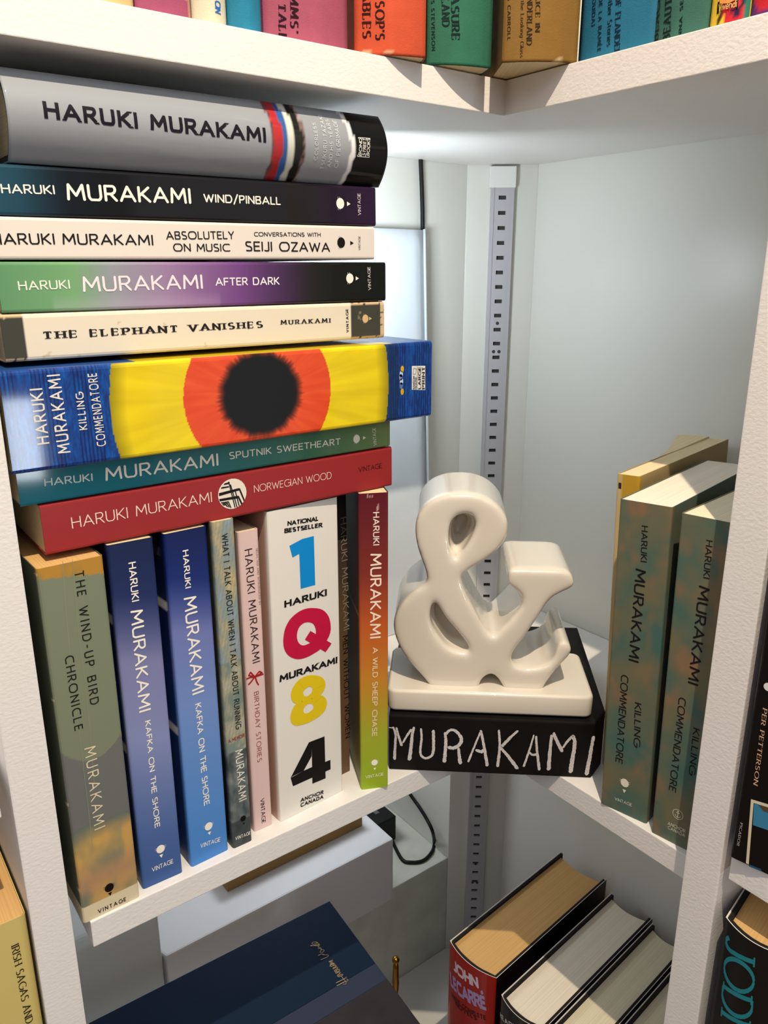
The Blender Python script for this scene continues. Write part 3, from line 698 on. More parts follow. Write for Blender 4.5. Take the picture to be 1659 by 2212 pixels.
b = lying('paperback_book', 'green to purple to black paperback in the middle of the stack', -.2820, -.0790, .0098, -.0160, -.0146, .0210, .13,
          lambda u, v: mix(ramp([(0, (96, 146, 104)), (.15, (116, 164, 116)), (.24, (146, 150, 160)), (.36, (150, 124, 160)), (.55, (110, 64, 128)), (.68, (60, 34, 72)), (.78, (16, 18, 16)), (1, (14, 16, 14))], u), (210, 190, 220), max(0, .25 - abs(v - .1)) * (1 if .1 < u < .5 else 0)),
          nl=120, ns=10, group=grp, mat=GLOSSY)
b.text('HARUKI', (42, 627.6), (150.4, 624), (41.5, 607), (226, 232, 220), .14)
b.text('MURAKAMI', (182.3, 631), (436.5, 624), (181.3, 597), (240, 226, 232), .13)
b.text('AFTER DARK', (466.8, 617.5), (602.5, 615), (466, 600), (240, 230, 236), .15)
b.sunmark((755.4, 601.3), (771.5, 601.3), .0024, CN)
b.text('VINTAGE', (801.2, 626), (799.5, 577), (795, 626), (226, 224, 220), .12)

b = lying('paperback_book', 'white paperback with black lettering, third from the top of the stack', -.2880, -.0868, .0098, .0056, .0078, .0172, .13,
          lambda u, v: (224, 216, 208), nl=2, ns=4, group=grp, pages='white', mat=PRINT)
b.text('HARUKI', (-17, 528.5), (117.5, 528), (-17, 503.5), (30, 26, 26), .13)
b.text('MURAKAMI', (137.7, 528.3), (330, 530), (137.7, 504), (30, 26, 26), .13)
b.text('ABSOLUTELY', (360.5, 517.5), (505, 516.5), (360.5, 499.5), (34, 28, 28), .14)
b.text('ON MUSIC', (375.7, 543.3), (495, 543.3), (375.7, 525.8), (34, 28, 28), .14)
b.text('CONVERSATIONS WITH', (549.4, 510.4), (692, 511.4), (549.4, 501.2), (44, 36, 36), .15)
b.text('SEIJI OZAWA', (531.6, 542.8), (711.4, 544.3), (531.6, 521), (34, 28, 28), .14)
b.sunmark((736.7, 524), (760, 525), .0025, (22, 20, 20))
b.text('VINTAGE', (778.5, 540), (778.2, 510.5), (774, 540), (60, 52, 52), .12)

b = lying('paperback_book', 'black paperback with blue and purple ends, just below the big silver hardback', -.2890, -.0858, .0098, .0230, .0252, .0200, .13,
          lambda u, v: ramp([(0, (40, 84, 104)), (.1, (30, 66, 84)), (.2, (16, 22, 30)), (.34, (14, 13, 15)), (.75, (14, 12, 16)), (.92, (36, 20, 46)), (1, (42, 24, 54))], u),
          nl=80, ns=4, group=grp, mat=GLOSSY)
b.text('HARUKI', (5, 417.7), (117.5, 420), (5, 397), (232, 230, 222), .15)
b.text('MURAKAMI', (148.4, 433), (411, 440.5), (148.4, 396), (246, 240, 226), .15)
b.text('WIND/PINBALL', (441.5, 437), (605, 443), (440, 418.5), (236, 232, 222), .16)
b.sunmark((734.7, 439.5), (753, 440.5), .0025, CN)
b.text('VINTAGE', (779.6, 464.5), (778.3, 418.5), (773, 464.5), (222, 214, 222), .12)

def colorless(u, v):
    q_ = .018 * (2 * v - 1) ** 2
    if u > .888 - q_: return (16, 16, 17)
    if u > .874 - q_: return (224, 224, 226)
    q_ *= .45
    if .630 - q_ < u < .729 - q_:
        t = (u - .630 + q_) / .099
        if t < .1: c = mix((60, 60, 70), (190, 70, 60), nz(v * 30, 2) + .5)
        elif t < .32: c = (176, 42, 46)
        elif t < .5: c = (46, 92, 156)
        elif t < .68: c = (206, 208, 198)
        elif t < .92: c = (26, 26, 26)
        else: c = mix((170, 150, 140), (60, 40, 40), nz(v * 40, 2) + .5)
        return c
    return (146, 151, 158)
b = lying('hardcover_book', 'big silver-grey hardback with rounded spine on top of the stack', -.2715, -.0823, .0035, .0440, .0454, .0352, .135, colorless,
          side=lambda u, v: (120, 122, 126) if u < .92 else (16, 16, 17), nl=150, ns=16, bulge=.0085, hard=True, group=grp, mat=GLOSSY, boards=(40, 40, 42))
b.text('HARUKI', (100, 256), (295, 278), (96, 218.5), (24, 20, 30), .2, 'sans', .36)
b.text('MURAKAMI', (329, 281), (572, 308), (327, 246), (24, 20, 30), .2, 'sans', .34)
for tx, x0, y0, y1, x1 in (('COLORLESS', 684.5, 346, 266, 677), ('TSUKURU TAZAKI', 698, 366, 250, 690), ('AND HIS YEARS', 713.5, 361, 259, 705.5), ('OF PILGRIMAGE', 729, 362, 261, 720.5)):
    b.text(tx, (x0, y0), (x0 - 4, y1), (x1, y0), (206, 210, 214), .14, 'sans', .34)
b.lines([[(772, 338), (774, 297), (799, 299), (797, 340), (772, 338)], [(780, 338), (782, 298)], [(789, 339), (791, 299)]], .0003, (214, 212, 206), part='publisher_label')
for tx, x0, x1 in (('BOND', 779.8, 773.6), ('STREET', 788.4, 782), ('BOOKS', 797, 790.6)):
    b.text(tx, (x0, 336), (x0 + 1.5, 300), (x1, 336), (220, 218, 212), .17, 'sans', .25)

# ================================================================== CHALK BLOCK AND AMPERSAND
BA, BB = Vector((-.0728, .0140, ZS)), Vector((.0313, -.0765, ZS)); HB = .0424
td = (BB - BA).normalized(); nd = Vector((-td.y, td.x, 0))
def blk(z, g=0): return [(BA.x, BA.y), (BB.x, BB.y), (.0494, -.0704), (.1390, .0290), (.0265, .1270)]
blackm = pmat('chalkboard_black', rgb(15, 14, 14), 0.62, 0.18, var=(60, 0.35), bump=(300, .15, .0003, (1, 1, 1)))
base_block = thing('black_block', 'matte black wooden block with a hand-chalked name bridging the shelf corner', 'block', Matrix.Translation(BA))
d = prism('body', [(x - BA.x, y - BA.y) for x, y in blk(0)], 0.0, HB, blackm, .0012)
obj('body', d, base_block)
chalk = pmat('white_chalk', rgb(214, 208, 206), 0.95, 0.1, bump=(2500, .8, .0004, (1, 1, 1)), var=(1800, .3))
random.seed(3)
def ch(o, x, y): return (o + x / 6.381, 1540 + y / 6.381)
def chl(pts, o=800): return [ch(o, x, y) for x, y in pts]
CH = [(chl([(316, 195), (348, 300), (342, 450), (333, 630)]), 30), (chl([(262, 200), (312, 203)]), 16), (chl([(360, 205), (390, 320), (428, 440)]), 30), (chl([(450, 405), (500, 320), (560, 230)]), 26), (chl([(600, 200), (578, 300), (560, 480), (540, 635)]), 40),
      (chl([(698, 220), (706, 340), (690, 500), (700, 580), (760, 622), (840, 590), (868, 520), (872, 380), (868, 245)]), 32),
      (chl([(1030, 275), (1040, 400), (1030, 560), (1020, 660)]), 40), (chl([(1040, 290), (1090, 240), (1150, 235), (1220, 290), (1255, 370), (1220, 440), (1150, 480), (1090, 475)]), 42), (chl([(1215, 490), (1225, 590), (1238, 685)]), 40),
      (chl([(1525, 245), (1450, 420), (1350, 665)]), 24), (chl([(1525, 245), (1565, 450), (1610, 715)]), 34), (chl([(1460, 510), (1520, 530), (1560, 520)]), 44),
      (chl([(176, 238), (188, 420), (180, 560), (160, 725)], 1050), 32), (chl([(432, 248), (330, 340), (225, 450)], 1050), 36), (chl([(205, 480), (300, 590), (425, 755)], 1050), 40),
      (chl([(657, 305), (600, 500), (520, 730)], 1050), 24), (chl([(690, 325), (702, 520), (730, 775)], 1050), 32), (chl([(600, 545), (640, 575), (690, 570)], 1050), 30),
      (chl([(903, 310), (880, 520), (862, 770)], 1050), 42), (chl([(936, 275), (950, 330), (1045, 520)], 1050), 40), (chl([(1060, 475), (1120, 390), (1190, 320)], 1050), 30), (chl([(1200, 315), (1222, 420), (1195, 600), (1165, 800)], 1050), 48),
      (chl([(1480, 325), (1450, 480), (1415, 680), (1385, 835)], 1050), 44)]
V, Fc = [], []
for pts, wd in CH:
    P3 = [onplane(x, y, BA, nd) for x, y in pts]; L2 = [Vector(((p - BA).dot(td), p.z - ZS, 0)) for p in P3]
    cc = catmull(L2, 10); hw = wd / 6.381 / 2 * (.00036)
    rows = []
    for i, p in enumerate(cc):
        t = (cc[min(i + 1, len(cc) - 1)] - cc[max(0, i - 1)]).normalized(); nn = Vector((-t.y, t.x, 0))
        k = hw * (.8 + .35 * i / len(cc))
        rows.append((p + nn * k * random.uniform(.82, 1.15), p - nn * k * random.uniform(.82, 1.15)))
    for (a, b_), (c_, d_) in zip(rows, rows[1:]):
        q = len(V)
        for v in (a, b_, d_, c_): V.append(td * v.x + ZZ * v.y - nd * .00025)
        Fc.append((q, q + 1, q + 2, q + 3))
    for row, sg in ((rows[0], 1), (rows[-1], -1)):
        c0 = (row[0] + row[1]) / 2; rr = (row[0] - row[1]).length / 2; q = len(V)
        for k in range(9):
            a = 2 * pi * k / 9; v = c0 + Vector((cos(a), sin(a), 0)) * rr * random.uniform(.75, 1.05); V.append(td * v.x + ZZ * v.y - nd * .00027)
        Fc.append(tuple(range(q, q + 9)))
obj('chalk_lettering', me('chalk_lettering', V, Fc, chalk), base_block)

ceramic = pmat('cream_glazed_ceramic', rgb(229, 221, 207), 0.2, 0.5, coat=1.0, coat_r=0.02, var=(25, .02))
amp = thing('ampersand_ornament', 'glossy cream ceramic ampersand ornament on a rectangular plinth', 'ornament', Matrix.Translation(Vector((0, 0, ZS + HB))))
ZB = ZS + HB
# plinth: front edge near the block's front
f0 = Vector((-.0715, .0182, 0)); f1 = Vector((.0330, -.0728, 0)); tq = (f1 - f0).normalized(); nq = Vector((-tq.y, tq.x, 0))
wq = (f1 - f0).length; dq = .0655
pl = [f0, f1, f1 + nq * dq, f0 + nq * dq]
d = prism('plinth', [(p.x, p.y) for p in pl], .0012, .0170, ceramic)
bm = bmesh.new(); bm.from_mesh(d); bmesh.ops.recalc_face_normals(bm, faces=bm.faces)
vert = [e_ for e_ in bm.edges if abs(e_.verts[0].co.z - e_.verts[1].co.z) > .005]
bmesh.ops.bevel(bm, geom=vert, offset=.006, segments=5, affect='EDGES', profile=.5)
bmesh.ops.bevel(bm, geom=[e_ for e_ in bm.edges if abs(e_.verts[0].co.z - e_.verts[1].co.z) < 1e-5 and len(e_.link_faces) == 2 and any(abs(f.normal.z) > .9 for f in e_.link_faces)], offset=.0022, segments=3, affect='EDGES', profile=.5)
for f in bm.faces: f.smooth = abs(f.normal.z) < .98
bm.to_mesh(d); bm.free()
obj('plinth', d, amp)
felt = pmat('clear_rubber', rgb(200, 200, 196), .3)
for a_, b_ in ((.012, .010), (.128, .010), (.012, .055), (.128, .055)):
    p = f0 + tq * a_ + nq * b_
    obj('rubber_foot', prism('rubber_foot', [(p.x + .005 * cos(2 * pi * i / 12), p.y + .005 * sin(2 * pi * i / 12)) for i in range(12)], 0, .0014, felt), amp)
# the sign: outline traced on its front plane, 61 mm deep
PF = Vector((-.0424, .0044, 0)) - nq * .0; 
def zc(x, y): return (820 + x / 3.072, 1000 + y / 3.072)
OUT = [(345, 1505), (300, 1440), (250, 1385), (170, 1290), (115, 1190), (90, 1100), (95, 1040), (122, 965), (180, 890), (255, 830), (312, 795), (318, 765), (300, 705), (272, 630), (250, 560), (236, 480), (235, 410), (255, 338), (300, 275), (368, 228), (450, 203),
       (540, 196), (640, 205), (730, 240), (800, 297), (846, 365), (858, 440), (838, 510), (790, 575), (718, 638), (622, 698), (548, 742), (540, 765), (565, 850), (620, 955), (689, 1085), (730, 1140), (762, 1152), (800, 1120), (860, 1056), (920, 985), (950, 930), (944, 882), (905, 848),
       (872, 828), (850, 800), (848, 730), (862, 702), (900, 697), (1000, 700), (1100, 702), (1200, 706), (1262, 722), (1290, 760), (1296, 812), (1272, 838), (1217, 862), (1165, 886), (1132, 912), (1100, 952), (1066, 1005), (1001, 1104), (961, 1160), (912, 1222), (880, 1272), (870, 1312), (888, 1336),
       (930, 1354), (990, 1360), (1055, 1354), (1124, 1330), (1160, 1290), (1172, 1240), (1186, 1198), (1215, 1178), (1252, 1188), (1276, 1222), (1270, 1268), (1222, 1325), (1164, 1384), (1115, 1452), (1078, 1512), (1071, 1545), (840, 1530), (826, 1499), (798, 1452), (765, 1412), (745, 1402), (716, 1410), (676, 1445), (656, 1491), (650, 1535), (350, 1530)]
OUT[0] = (352, 1512)
H1 = [(842 + 2, 0)]
def c1(x, y): return (840 + x / 7.54, 1010 + y / 7.54)
def c3(x, y): return (840 + x / 7.54, 1240 + y / 7.54)
HOLE1 = [c1(*q) for q in [(985, 980), (975, 1200), (1010, 1390), (1060, 1475), (1110, 1480), (1175, 1410), (1290, 1240), (1385, 1050), (1420, 910), (1385, 815), (1295, 765), (1180, 765), (1075, 815), (1010, 890)]]
HOLE2 = [c3(*q) for q in [(735, 430), (790, 500), (870, 640), (1000, 815), (1150, 985), (1270, 1140), (1325, 1265), (1270, 1275), (1180, 1268), (1050, 1235), (930, 1165), (815, 1020), (715, 870), (675, 750), (675, 620), (700, 510)]]
NQ3 = Vector((nq.x, nq.y, 0))
def to2(q):
    p = onplane(q[0], q[1], PF - NQ3 * (-.0015), NQ3); return Vector(((p - PF).dot(tq), p.z - ZB, 0))
def slab(contours, half, depth):
    cu = bpy.data.curves.new('amp', 'CURVE'); cu.dimensions = '2D'; cu.fill_mode = 'BOTH'; cu.extrude = half
    for pts in contours:
        cc = catmull([to2(q) for q in pts], 3, closed=True)
        sp = cu.splines.new('POLY'); sp.points.add(len(cc) - 1); sp.use_cyclic_u = True
        for k, p in enumerate(cc): sp.points[k].co = (p.x, p.y, 0, 1)
    tmp = bpy.data.objects.new('amp_tmp', cu); C.objects.link(tmp)
    dg = bpy.context.evaluated_depsgraph_get(); m0 = bpy.data.meshes.new_from_object(tmp.evaluated_get(dg)); bpy.data.objects.remove(tmp)
    M = Matrix.Identity(4); cen = PF + NQ3 * depth
    for i in range(3): M[i][0], M[i][1], M[i][2], M[i][3] = tq[i], ZZ[i], -nq[i], cen[i]
    m0.transform(M); return m0
def shrink(h, k, dx, dy):
    cx_ = sum(q[0] for q in h) / len(h); cy_ = sum(q[1] for q in h) / len(h)
    return [(cx_ + (x - cx_) * k + dx, cy_ + (y - cy_) * k + dy) for x, y in h]
ma = slab([[zc(*q) for q in OUT], HOLE1, HOLE2], .0070, .0070)                  # front layer with the two blind hollows
mc = slab([[zc(*q) for q in OUT], shrink(HOLE1, .78, 0, 2), shrink(HOLE2, .84, 2, 0)], .0080, .0200)
md = slab([[zc(*q) for q in OUT], shrink(HOLE1, .55, 0, 4)], .0050, .0300)
mb = slab([[zc(*q) for q in OUT]], .0145, .0470)                                # solid back
m0 = bpy.data.meshes.new('amp')
bm = bmesh.new(); [bm.from_mesh(q) for q in (ma, mc, md, mb)]; bmesh.ops.remove_doubles(bm, verts=bm.verts, dist=1e-7); bmesh.ops.recalc_face_normals(bm, faces=bm.faces); bm.to_mesh(m0); bm.free()
t2 = bpy.data.objects.new('amp_tmp2', m0); C.objects.link(t2)
r_ = t2.modifiers.new('r', 'REMESH'); r_.mode = 'VOXEL'; r_.voxel_size = .0010
s_ = t2.modifiers.new('s', 'SMOOTH'); s_.factor = .5; s_.iterations = 100
dg = bpy.context.evaluated_depsgraph_get(); m1 = bpy.data.meshes.new_from_object(t2.evaluated_get(dg)); bpy.data.objects.remove(t2)
m1.materials.clear(); m1.materials.append(ceramic); m1.name = 'ampersand'
for p in m1.polygons: p.use_smooth = True
obj('ampersand', m1, amp)

# ================================================================== RIGHT SHELF BOOKS
def mottled(u, v, s=0.0):
    t = fbm(u * 9 + s, v * 1.6 + s, 1.5); q = fbm(u * 8 + 20 + s, v * 1.7, 8)
    c = mix((72, 104, 98), (112, 108, 84), .5 + .9 * t); return mix(c, (152, 108, 78), max(0, q * 1.2 - .12))
g2 = 'mottled teal paperbacks right of the ceramic ornament'
k1 = upright('paperback_book', 'mottled teal and rust paperback, left of the matching pair beside the ornament', (1297, 1735), (1396, 1781), ZS, .2045, .135, lambda u, v: mottled(u, v), lean=.026, pages='white', nl=90, ns=16, group=g2, mat=PRINT)
k1.text('HARUKI', (1386, 1135.8), (1384, 1211.8), (1399.8, 1136.6), (28, 26, 28), .13)
k1.text('MURAKAMI', (1373, 1229.2), (1358, 1424), (1396, 1234), (28, 24, 28), .14)
k1.text('COMMENDATORE', (1342, 1456.7), (1329.5, 1643.9), (1358, 1459.7), (30, 26, 28), .13)
k1.text('KILLING', (1371.3, 1517.4), (1368.8, 1608.5), (1386, 1519), (30, 26, 28), .13)
k1.sunmark((1349.6, 1691), (1348.5, 1709), .0027, (232, 226, 210))
k1.text('VINTAGE', (1328.3, 1728), (1364.8, 1742), (1328.9, 1721.5), (222, 216, 198), .12)
k2 = upright('paperback_book', 'mottled teal and rust paperback with an anchor emblem, against the right post', (1406, 1797), (1521, 1857), ZS, .2045, .135, lambda u, v: mottled(u, v, 3.3), lean=.018, pages='ivory', nl=90, ns=16, group=g2, mat=PRINT)
k2.text('HARUKI', (1525.7, 1166.7), (1519, 1247), (1540, 1169), (28, 26, 28), .13)
k2.text('MURAKAMI', (1509.8, 1266), (1486, 1472.8), (1533.5, 1271.7), (28, 24, 28), .14)
k2.text('COMMENDATORE', (1466.4, 1505.3), (1445, 1704.7), (1482.6, 1508.8), (30, 26, 28), .13)
k2.text('KILLING', (1497.8, 1572), (1488, 1668), (1512.4, 1574.6), (30, 26, 28), .13)
A = k2.loc(1464.4, 1758.9)
k2.polys('emblem', ring(A, .0033, .0033, .0030, .0030), (222, 216, 198))
k2.polys('emblem', stroke_tris([[(A.x, A.y + .0016), (A.x, A.y - .002)], [(A.x - .0011, A.y + .0009), (A.x + .0011, A.y + .0009)], [(A.x - .0017, A.y - .0006), (A.x - .0011, A.y - .0017), (A.x, A.y - .0021), (A.x + .0011, A.y - .0017), (A.x + .0017, A.y - .0006)]], .0003) + ring(Vector((A.x, A.y + .002)), .0005, .0005, .0002, .0002), (222, 216, 198))
k2.text('ANCHOR', (1443, 1781), (1480, 1799), (1443.5, 1774), (214, 208, 190), .15, 'sans', .3)
k2.text('CANADA', (1443, 1790), (1479, 1808), (1443.5, 1783), (214, 208, 190), .15, 'sans', .3)
A = Vector((.0505, -.0705, ZS)); Pv = Vector((k1.P.x, k1.P.y, 0)).normalized(); ln = .036
yb = Book('paperback_book', 'old yellow-spined paperback with splayed tanned pages, left behind the mottled pair', A, Pv * cos(ln) + ZZ * sin(ln), .2085, .0150, .155, 'x',
          lambda u, v: (186, 146, 44) if v > .2 and u > .1 else (196, 170, 120), side=lambda u, v: (170, 146, 100), pages='cream', nl=40, ns=8, wear=.3, mat=MATTEP, tiltq=ZZ * cos(ln) - Pv * sin(ln))
yb.poly([[(1336.4, 1042), (1342.5, 1043.5), (1342, 1056), (1336, 1055)]], (50, 42, 34), 'print')
sp = [(.0006, .040), (-.001, .06), (-.0045, .085), (-.0105, .11), (-.018, .135), (-.022, .150), (-.012, .153), (.0006, .154)]
pv = [(x_, y_, z_ + (.0016 * ((y_ - .04) / .11) ** 2 if z_ > .1 else 0)) for z_ in (.001, .2078) for x_, y_ in sp]
obj('splayed_pages', fix(me('splayed_pages', pv, [tuple(range(8)), tuple(range(8, 16))] + [(i, (i + 1) % 8, 8 + (i + 1) % 8, 8 + i) for i in range(8)], PG[('cream', 0)])), yb.root)

# ================================================================== UPPER ROW
ZU = .1065; gu = 'old cloth-bound books on the upper shelf'
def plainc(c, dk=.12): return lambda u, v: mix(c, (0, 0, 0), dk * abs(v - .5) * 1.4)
def upfront(x0, x1, Y=.006):   # on the left run, flush with the shelf front: pixel x at the shelf's top edge
    f = lambda x: onplane(x, 0.194 * (x - 202), Vector((0, Y, 0)), Vector((0, 1, 0)))
    return f(x0).x, f(x1).x
def uprow(name, label, x0, x1, col, Y=.006, wear=.2, seed=1, bulge=.004, **k):
    a, b_ = upfront(x0, x1, Y)
    return Book(name, label, Vector((a + .0002, Y, ZU)), Vector((1, 0, 0)), .205, b_ - a - .0004, .14, 'x', col, nl=120, ns=14, wear=wear, seed=seed, bulge=bulge, group=gu, mat=CLOTH, **k)
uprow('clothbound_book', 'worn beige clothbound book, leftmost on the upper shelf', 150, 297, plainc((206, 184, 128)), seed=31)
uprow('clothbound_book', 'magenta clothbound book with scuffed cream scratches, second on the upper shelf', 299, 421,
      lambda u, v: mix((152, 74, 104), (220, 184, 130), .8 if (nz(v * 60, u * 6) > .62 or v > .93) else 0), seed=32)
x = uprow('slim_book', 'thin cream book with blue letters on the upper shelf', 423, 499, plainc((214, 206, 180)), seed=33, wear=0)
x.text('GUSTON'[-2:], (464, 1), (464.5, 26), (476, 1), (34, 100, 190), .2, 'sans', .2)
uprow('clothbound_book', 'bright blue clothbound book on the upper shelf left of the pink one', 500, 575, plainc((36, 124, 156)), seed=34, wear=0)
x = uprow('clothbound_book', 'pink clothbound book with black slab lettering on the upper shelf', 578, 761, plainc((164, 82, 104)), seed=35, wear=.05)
x.text("GRIMMS'", (625, -74), (627.5, 68), (641.5, -74), (44, 16, 24), .24, 'serif', .4)
x.text('TALES', (600.8, 9), (603.5, 104), (616, 8), (44, 16, 24), .24, 'serif', .4)
def corner_book(label, pL, pR, col, seed, D=.10, wear=.45):
    A, B = onz(*pL, ZU), onz(*pR, ZU)
    return Book('clothbound_book', label, A + Vector((0, 0, .0003)), B - A, .205, (B - A).length, D, 'x', col, nl=130, ns=16, wear=wear, seed=seed, group=gu, mat=CLOTH, bulge=.003, pages='cream')
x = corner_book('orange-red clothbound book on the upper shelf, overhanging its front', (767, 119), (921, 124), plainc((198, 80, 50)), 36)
x.text("AESOP'S", (810.6, -36), (811.6, 85), (829.5, -36), (52, 14, 10), .24, 'serif', .35)
x.text('FABLES', (783, -36), (783.8, 81), (800, -36), (52, 14, 10), .24, 'serif', .35)
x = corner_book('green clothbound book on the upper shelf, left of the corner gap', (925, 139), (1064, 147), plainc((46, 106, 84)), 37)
x.text('TREASURE', (973, -68), (976.3, 85), (989.5, -68), (18, 36, 34), .24, 'serif', .35)
x.text('ISLAND', (953, -23), (955.6, 56.7), (968.5, -23), (18, 36, 34), .24, 'serif', .35)
x.text('ROBERT LOUIS STEVENSON', (929, -109), (932.3, 108.8), (937, -109), (18, 36, 34), .2, 'sans', .4)
x = corner_book('olive-brown clothbound book on the upper shelf, right of the corner gap', (1086, 134), (1249, 135.5), plainc((132, 98, 44)), 38)
x.text('ALICE IN', (1157.5, -25), (1156.4, 68), (1167, -25), (50, 34, 20), .22, 'serif', .35)
x.text('WONDERLAND', (1140, -40), (1137.6, 97), (1151, -40), (50, 34, 20), .22, 'serif', .35)
x.text('& Through the Looking-Glass', (1126, -80), (1123.5, 124), (1133.5, -80), (60, 42, 24), .17, 'serif', .3)
x.text('LEWIS CARROLL', (1096.5, -45), (1095.7, 87), (1103.5, -45), (50, 34, 20), .2, 'sans', .4)
def rrow(label, x0, x1, col, Xp=.006, seed=1, **k):
    f = lambda x: onplane(x, 174 - .259 * (x - 1090), Vector((Xp + (0 if x > 1300 else 0), 0, 0)), Vector((1, 0, 0))).y
    a, b_ = f(x0), f(x1)
    return Book('clothbound_book', label, Vector((Xp, a - .0002, ZU)), Vector((0, -1, 0)), .205, a - b_ - .0004, .14, 'x', col, nl=100, ns=14, seed=seed, group=gu, mat=CLOTH, bulge=.003, **k)
x = rrow('sky-blue clothbound book on the upper shelf, second right of the corner', 1240, 1405, plainc((38, 112, 144)), seed=41)
x.text('OF FLANDERS', (1331, -10), (1327, 131), (1342, -8), (22, 44, 66), .22, 'serif', .3)
x.text('and Other Stories', (1315.7, -50), (1311.6, 100), (1325, -48), (22, 44, 66), .2, 'serif', .3)
x.text('DE LA RAM\u00c9E', (1294.5, -3), (1290.4, 112), (1302, -2), (22, 44, 66), .2, 'sans', .4)
x.text('(OUIDA)', (1280.5, -8), (1277.7, 57), (1288, -7), (22, 44, 66), .2, 'sans', .4)
x = rrow('teal clothbound book with two-line slab title on the upper shelf', 1405, 1521, plainc((58, 106, 94)), seed=42)
x.text('BLACK', (1421.6, 84.7), (1427, -12), (1410, 84.9), (24, 38, 38), .22, 'serif', .35)
x.text('BEAUTY', (1446.8, 84.6), (1453, -25), (1432.8, 85.6), (24, 38, 38), .22, 'serif', .35)
x.text('ANNA SEWELL', (1472, 95), (1480, -60), (1465, 95), (24, 38, 38), .2, 'sans', .4)
def comic(u, v):
    c = (224, 190, 56)
    w1 = abs(v - .25 - .14 * sin(u * 30)) 
    if w1 < .05: c = (70, 56, 24)
    t = sqrt(((v - .72) / .34) ** 2 + ((u - .07) / .09) ** 2)
    if t < 1: c = (190, 34, 46)
    if .42 < t < .6: c = (40, 24, 60)
    if t < .42: c = (206, 50, 60)
    if v > .9: c = (40, 110, 96)
    return c
x = rrow('yellow book with red and black cartoon swirls, at the right end of the upper shelf', 1524, 1610, comic, seed=43, wear=0)
x.poly([[(1551, 5), (1596, -6), (1594, 20), (1549, 31)]], (26, 20, 14), 'publisher_label', eps=.0003)
x.poly([[(1557, -14), (1592, -22), (1590, 0), (1575, 8), (1556, 8)]], (226, 150, 84), 'publisher_label', eps=.0005)
x.text('Vivendi', (1553, 26), (1592, 15.5), (1552.6, 11), (214, 186, 120), .13, 'round', .2, eps=.0006)
x = rrow('purple and red cartoon-covered book cut by the right picture edge on the upper shelf', 1613, 1720, lambda u, v: (196, 38, 46) if sqrt(((v - .4) / .4) ** 2 + ((u - .06) / .05) ** 2) < 1 else (86, 46, 110), seed=44, wear=0)

# ================================================================== LEFT BAY (cut by the frame)
x = Book('paperback_book', 'pale yellow paperback with tan pages left of the left post', Vector((-.3325, .003, -.515)), Vector((1, 0, 0)), .2072, .0222, .13, 'x', lambda u, v: mix((206, 188, 116), (150, 130, 70), max(0, v - .85) * 3),
         pages='tan', nl=20, ns=10, mat=PRINT)
x.text('IRISH SAGAS AND F', (24.3, 2045), (59.5, 2230), (41, 2042), (40, 30, 22), .15, 'serif', .26)
Book('paperback_book', 'purple paperback at the bottom left corner of the picture', Vector((-.3545, .003, -.515)), Vector((1, 0, 0)), .195, .0215, .12, 'x', lambda u, v: (116, 30, 120), nl=4, ns=4)

# ================================================================== RIGHT BAY
A = onz(1577, 1850, -.2958); B = onz(1659, 1889, -.2958)
x = Book('paperback_book', 'black paperback with cream-framed photo print, right of the right post', A, B - A, .2, .0305, .13, 'x', lambda u, v: (16, 15, 16), nl=4, ns=6, mat=GLOSSY)
x.text('PER PETTERSON', (1648.5, 1530), (1628, 1692.6), (1657.5, 1533), (222, 180, 140), .15, 'serif', .3, skew=.1)
x.text('PICADOR', (1599.5, 1777), (1592, 1825), (1604.8, 1778), (196, 192, 186), .15, 'serif', .4)
x.poly([[(1622.5, 1726), (1662, 1738), (1660, 1744), (1628, 1734)], [(1622.5, 1726), (1628.5, 1728), (1617.5, 1867.5), (1611.5, 1864)]], (214, 202, 176), 'print')
x.poly([[(1629, 1735), (1662, 1745), (1662, 1794), (1626.5, 1782)]], (58, 128, 164), 'print')
x.poly([[(1638, 1738), (1662, 1745), (1662, 1756), (1650, 1752)]], (92, 70, 50), 'print', eps=.0002)
x.poly([[(1619, 1867), (1645, 1877), (1645, 1882), (1618, 1871)]], (40, 80, 120), 'print', eps=.0002)
x.disc((1660, 1484), .0022, (220, 218, 212), 'lettering')
zt = -.338; A = onz(1565, 1992, zt); B = onz(1700, 2062, zt)
x = Book('hardcover_book', 'black hardback with large teal italic lettering at the lower right edge', Vector((A.x - .004, A.y, -.5815)), B - A, zt + .5815, .040, .15, 'x', lambda u, v: (24, 22, 20), hard=True, bulge=.008, nl=20, ns=16,
         pages='tan', mat=PRINT, jacket_rim=(225, 222, 214))
x.text('JODI H', (1570, 2022), (1552, 2262), (1634, 2040), (38, 128, 140), .15, 'serif', .16, skew=-.25)

# ================================================================== LOWER RIGHT HARDBACKS
ZH = -.57; g3 = 'hardbacks standing on the bottom shelf on the right'
def hb(label, pL, pR, backL, col, side, pages, T=None, **k):
    return Book('hardcover_book', label, Vector((pL[0], pL[1], -.79)), Vector((.10, -.995, 0)), ZH + .79, pR, backL, 'x', col, side=side, hard=True, bulge=.006, nl=60, ns=18, pages=pages, group=g3, mat=GLOSSY, jacket_rim=(222, 216, 206), boards=(34, 30, 30), **k)
def redj(u, v): return (150, 28, 20) if u > .62 or v < .1 else mix((70, 16, 14), (150, 28, 20), .5 + nz(u * 30, v * 8))
x = hb('red-spined hardback with big chrome lettering and yellowed page edges, largest at lower centre', (.0207, .0535), .0535, .174, redj, lambda u, v: (22, 18, 20), 'tan')
x.text('JOHN', (981.6, 2097), (1032.7, 2135), (980.6, 2073), (206, 190, 206), .24, 'sans', .24)
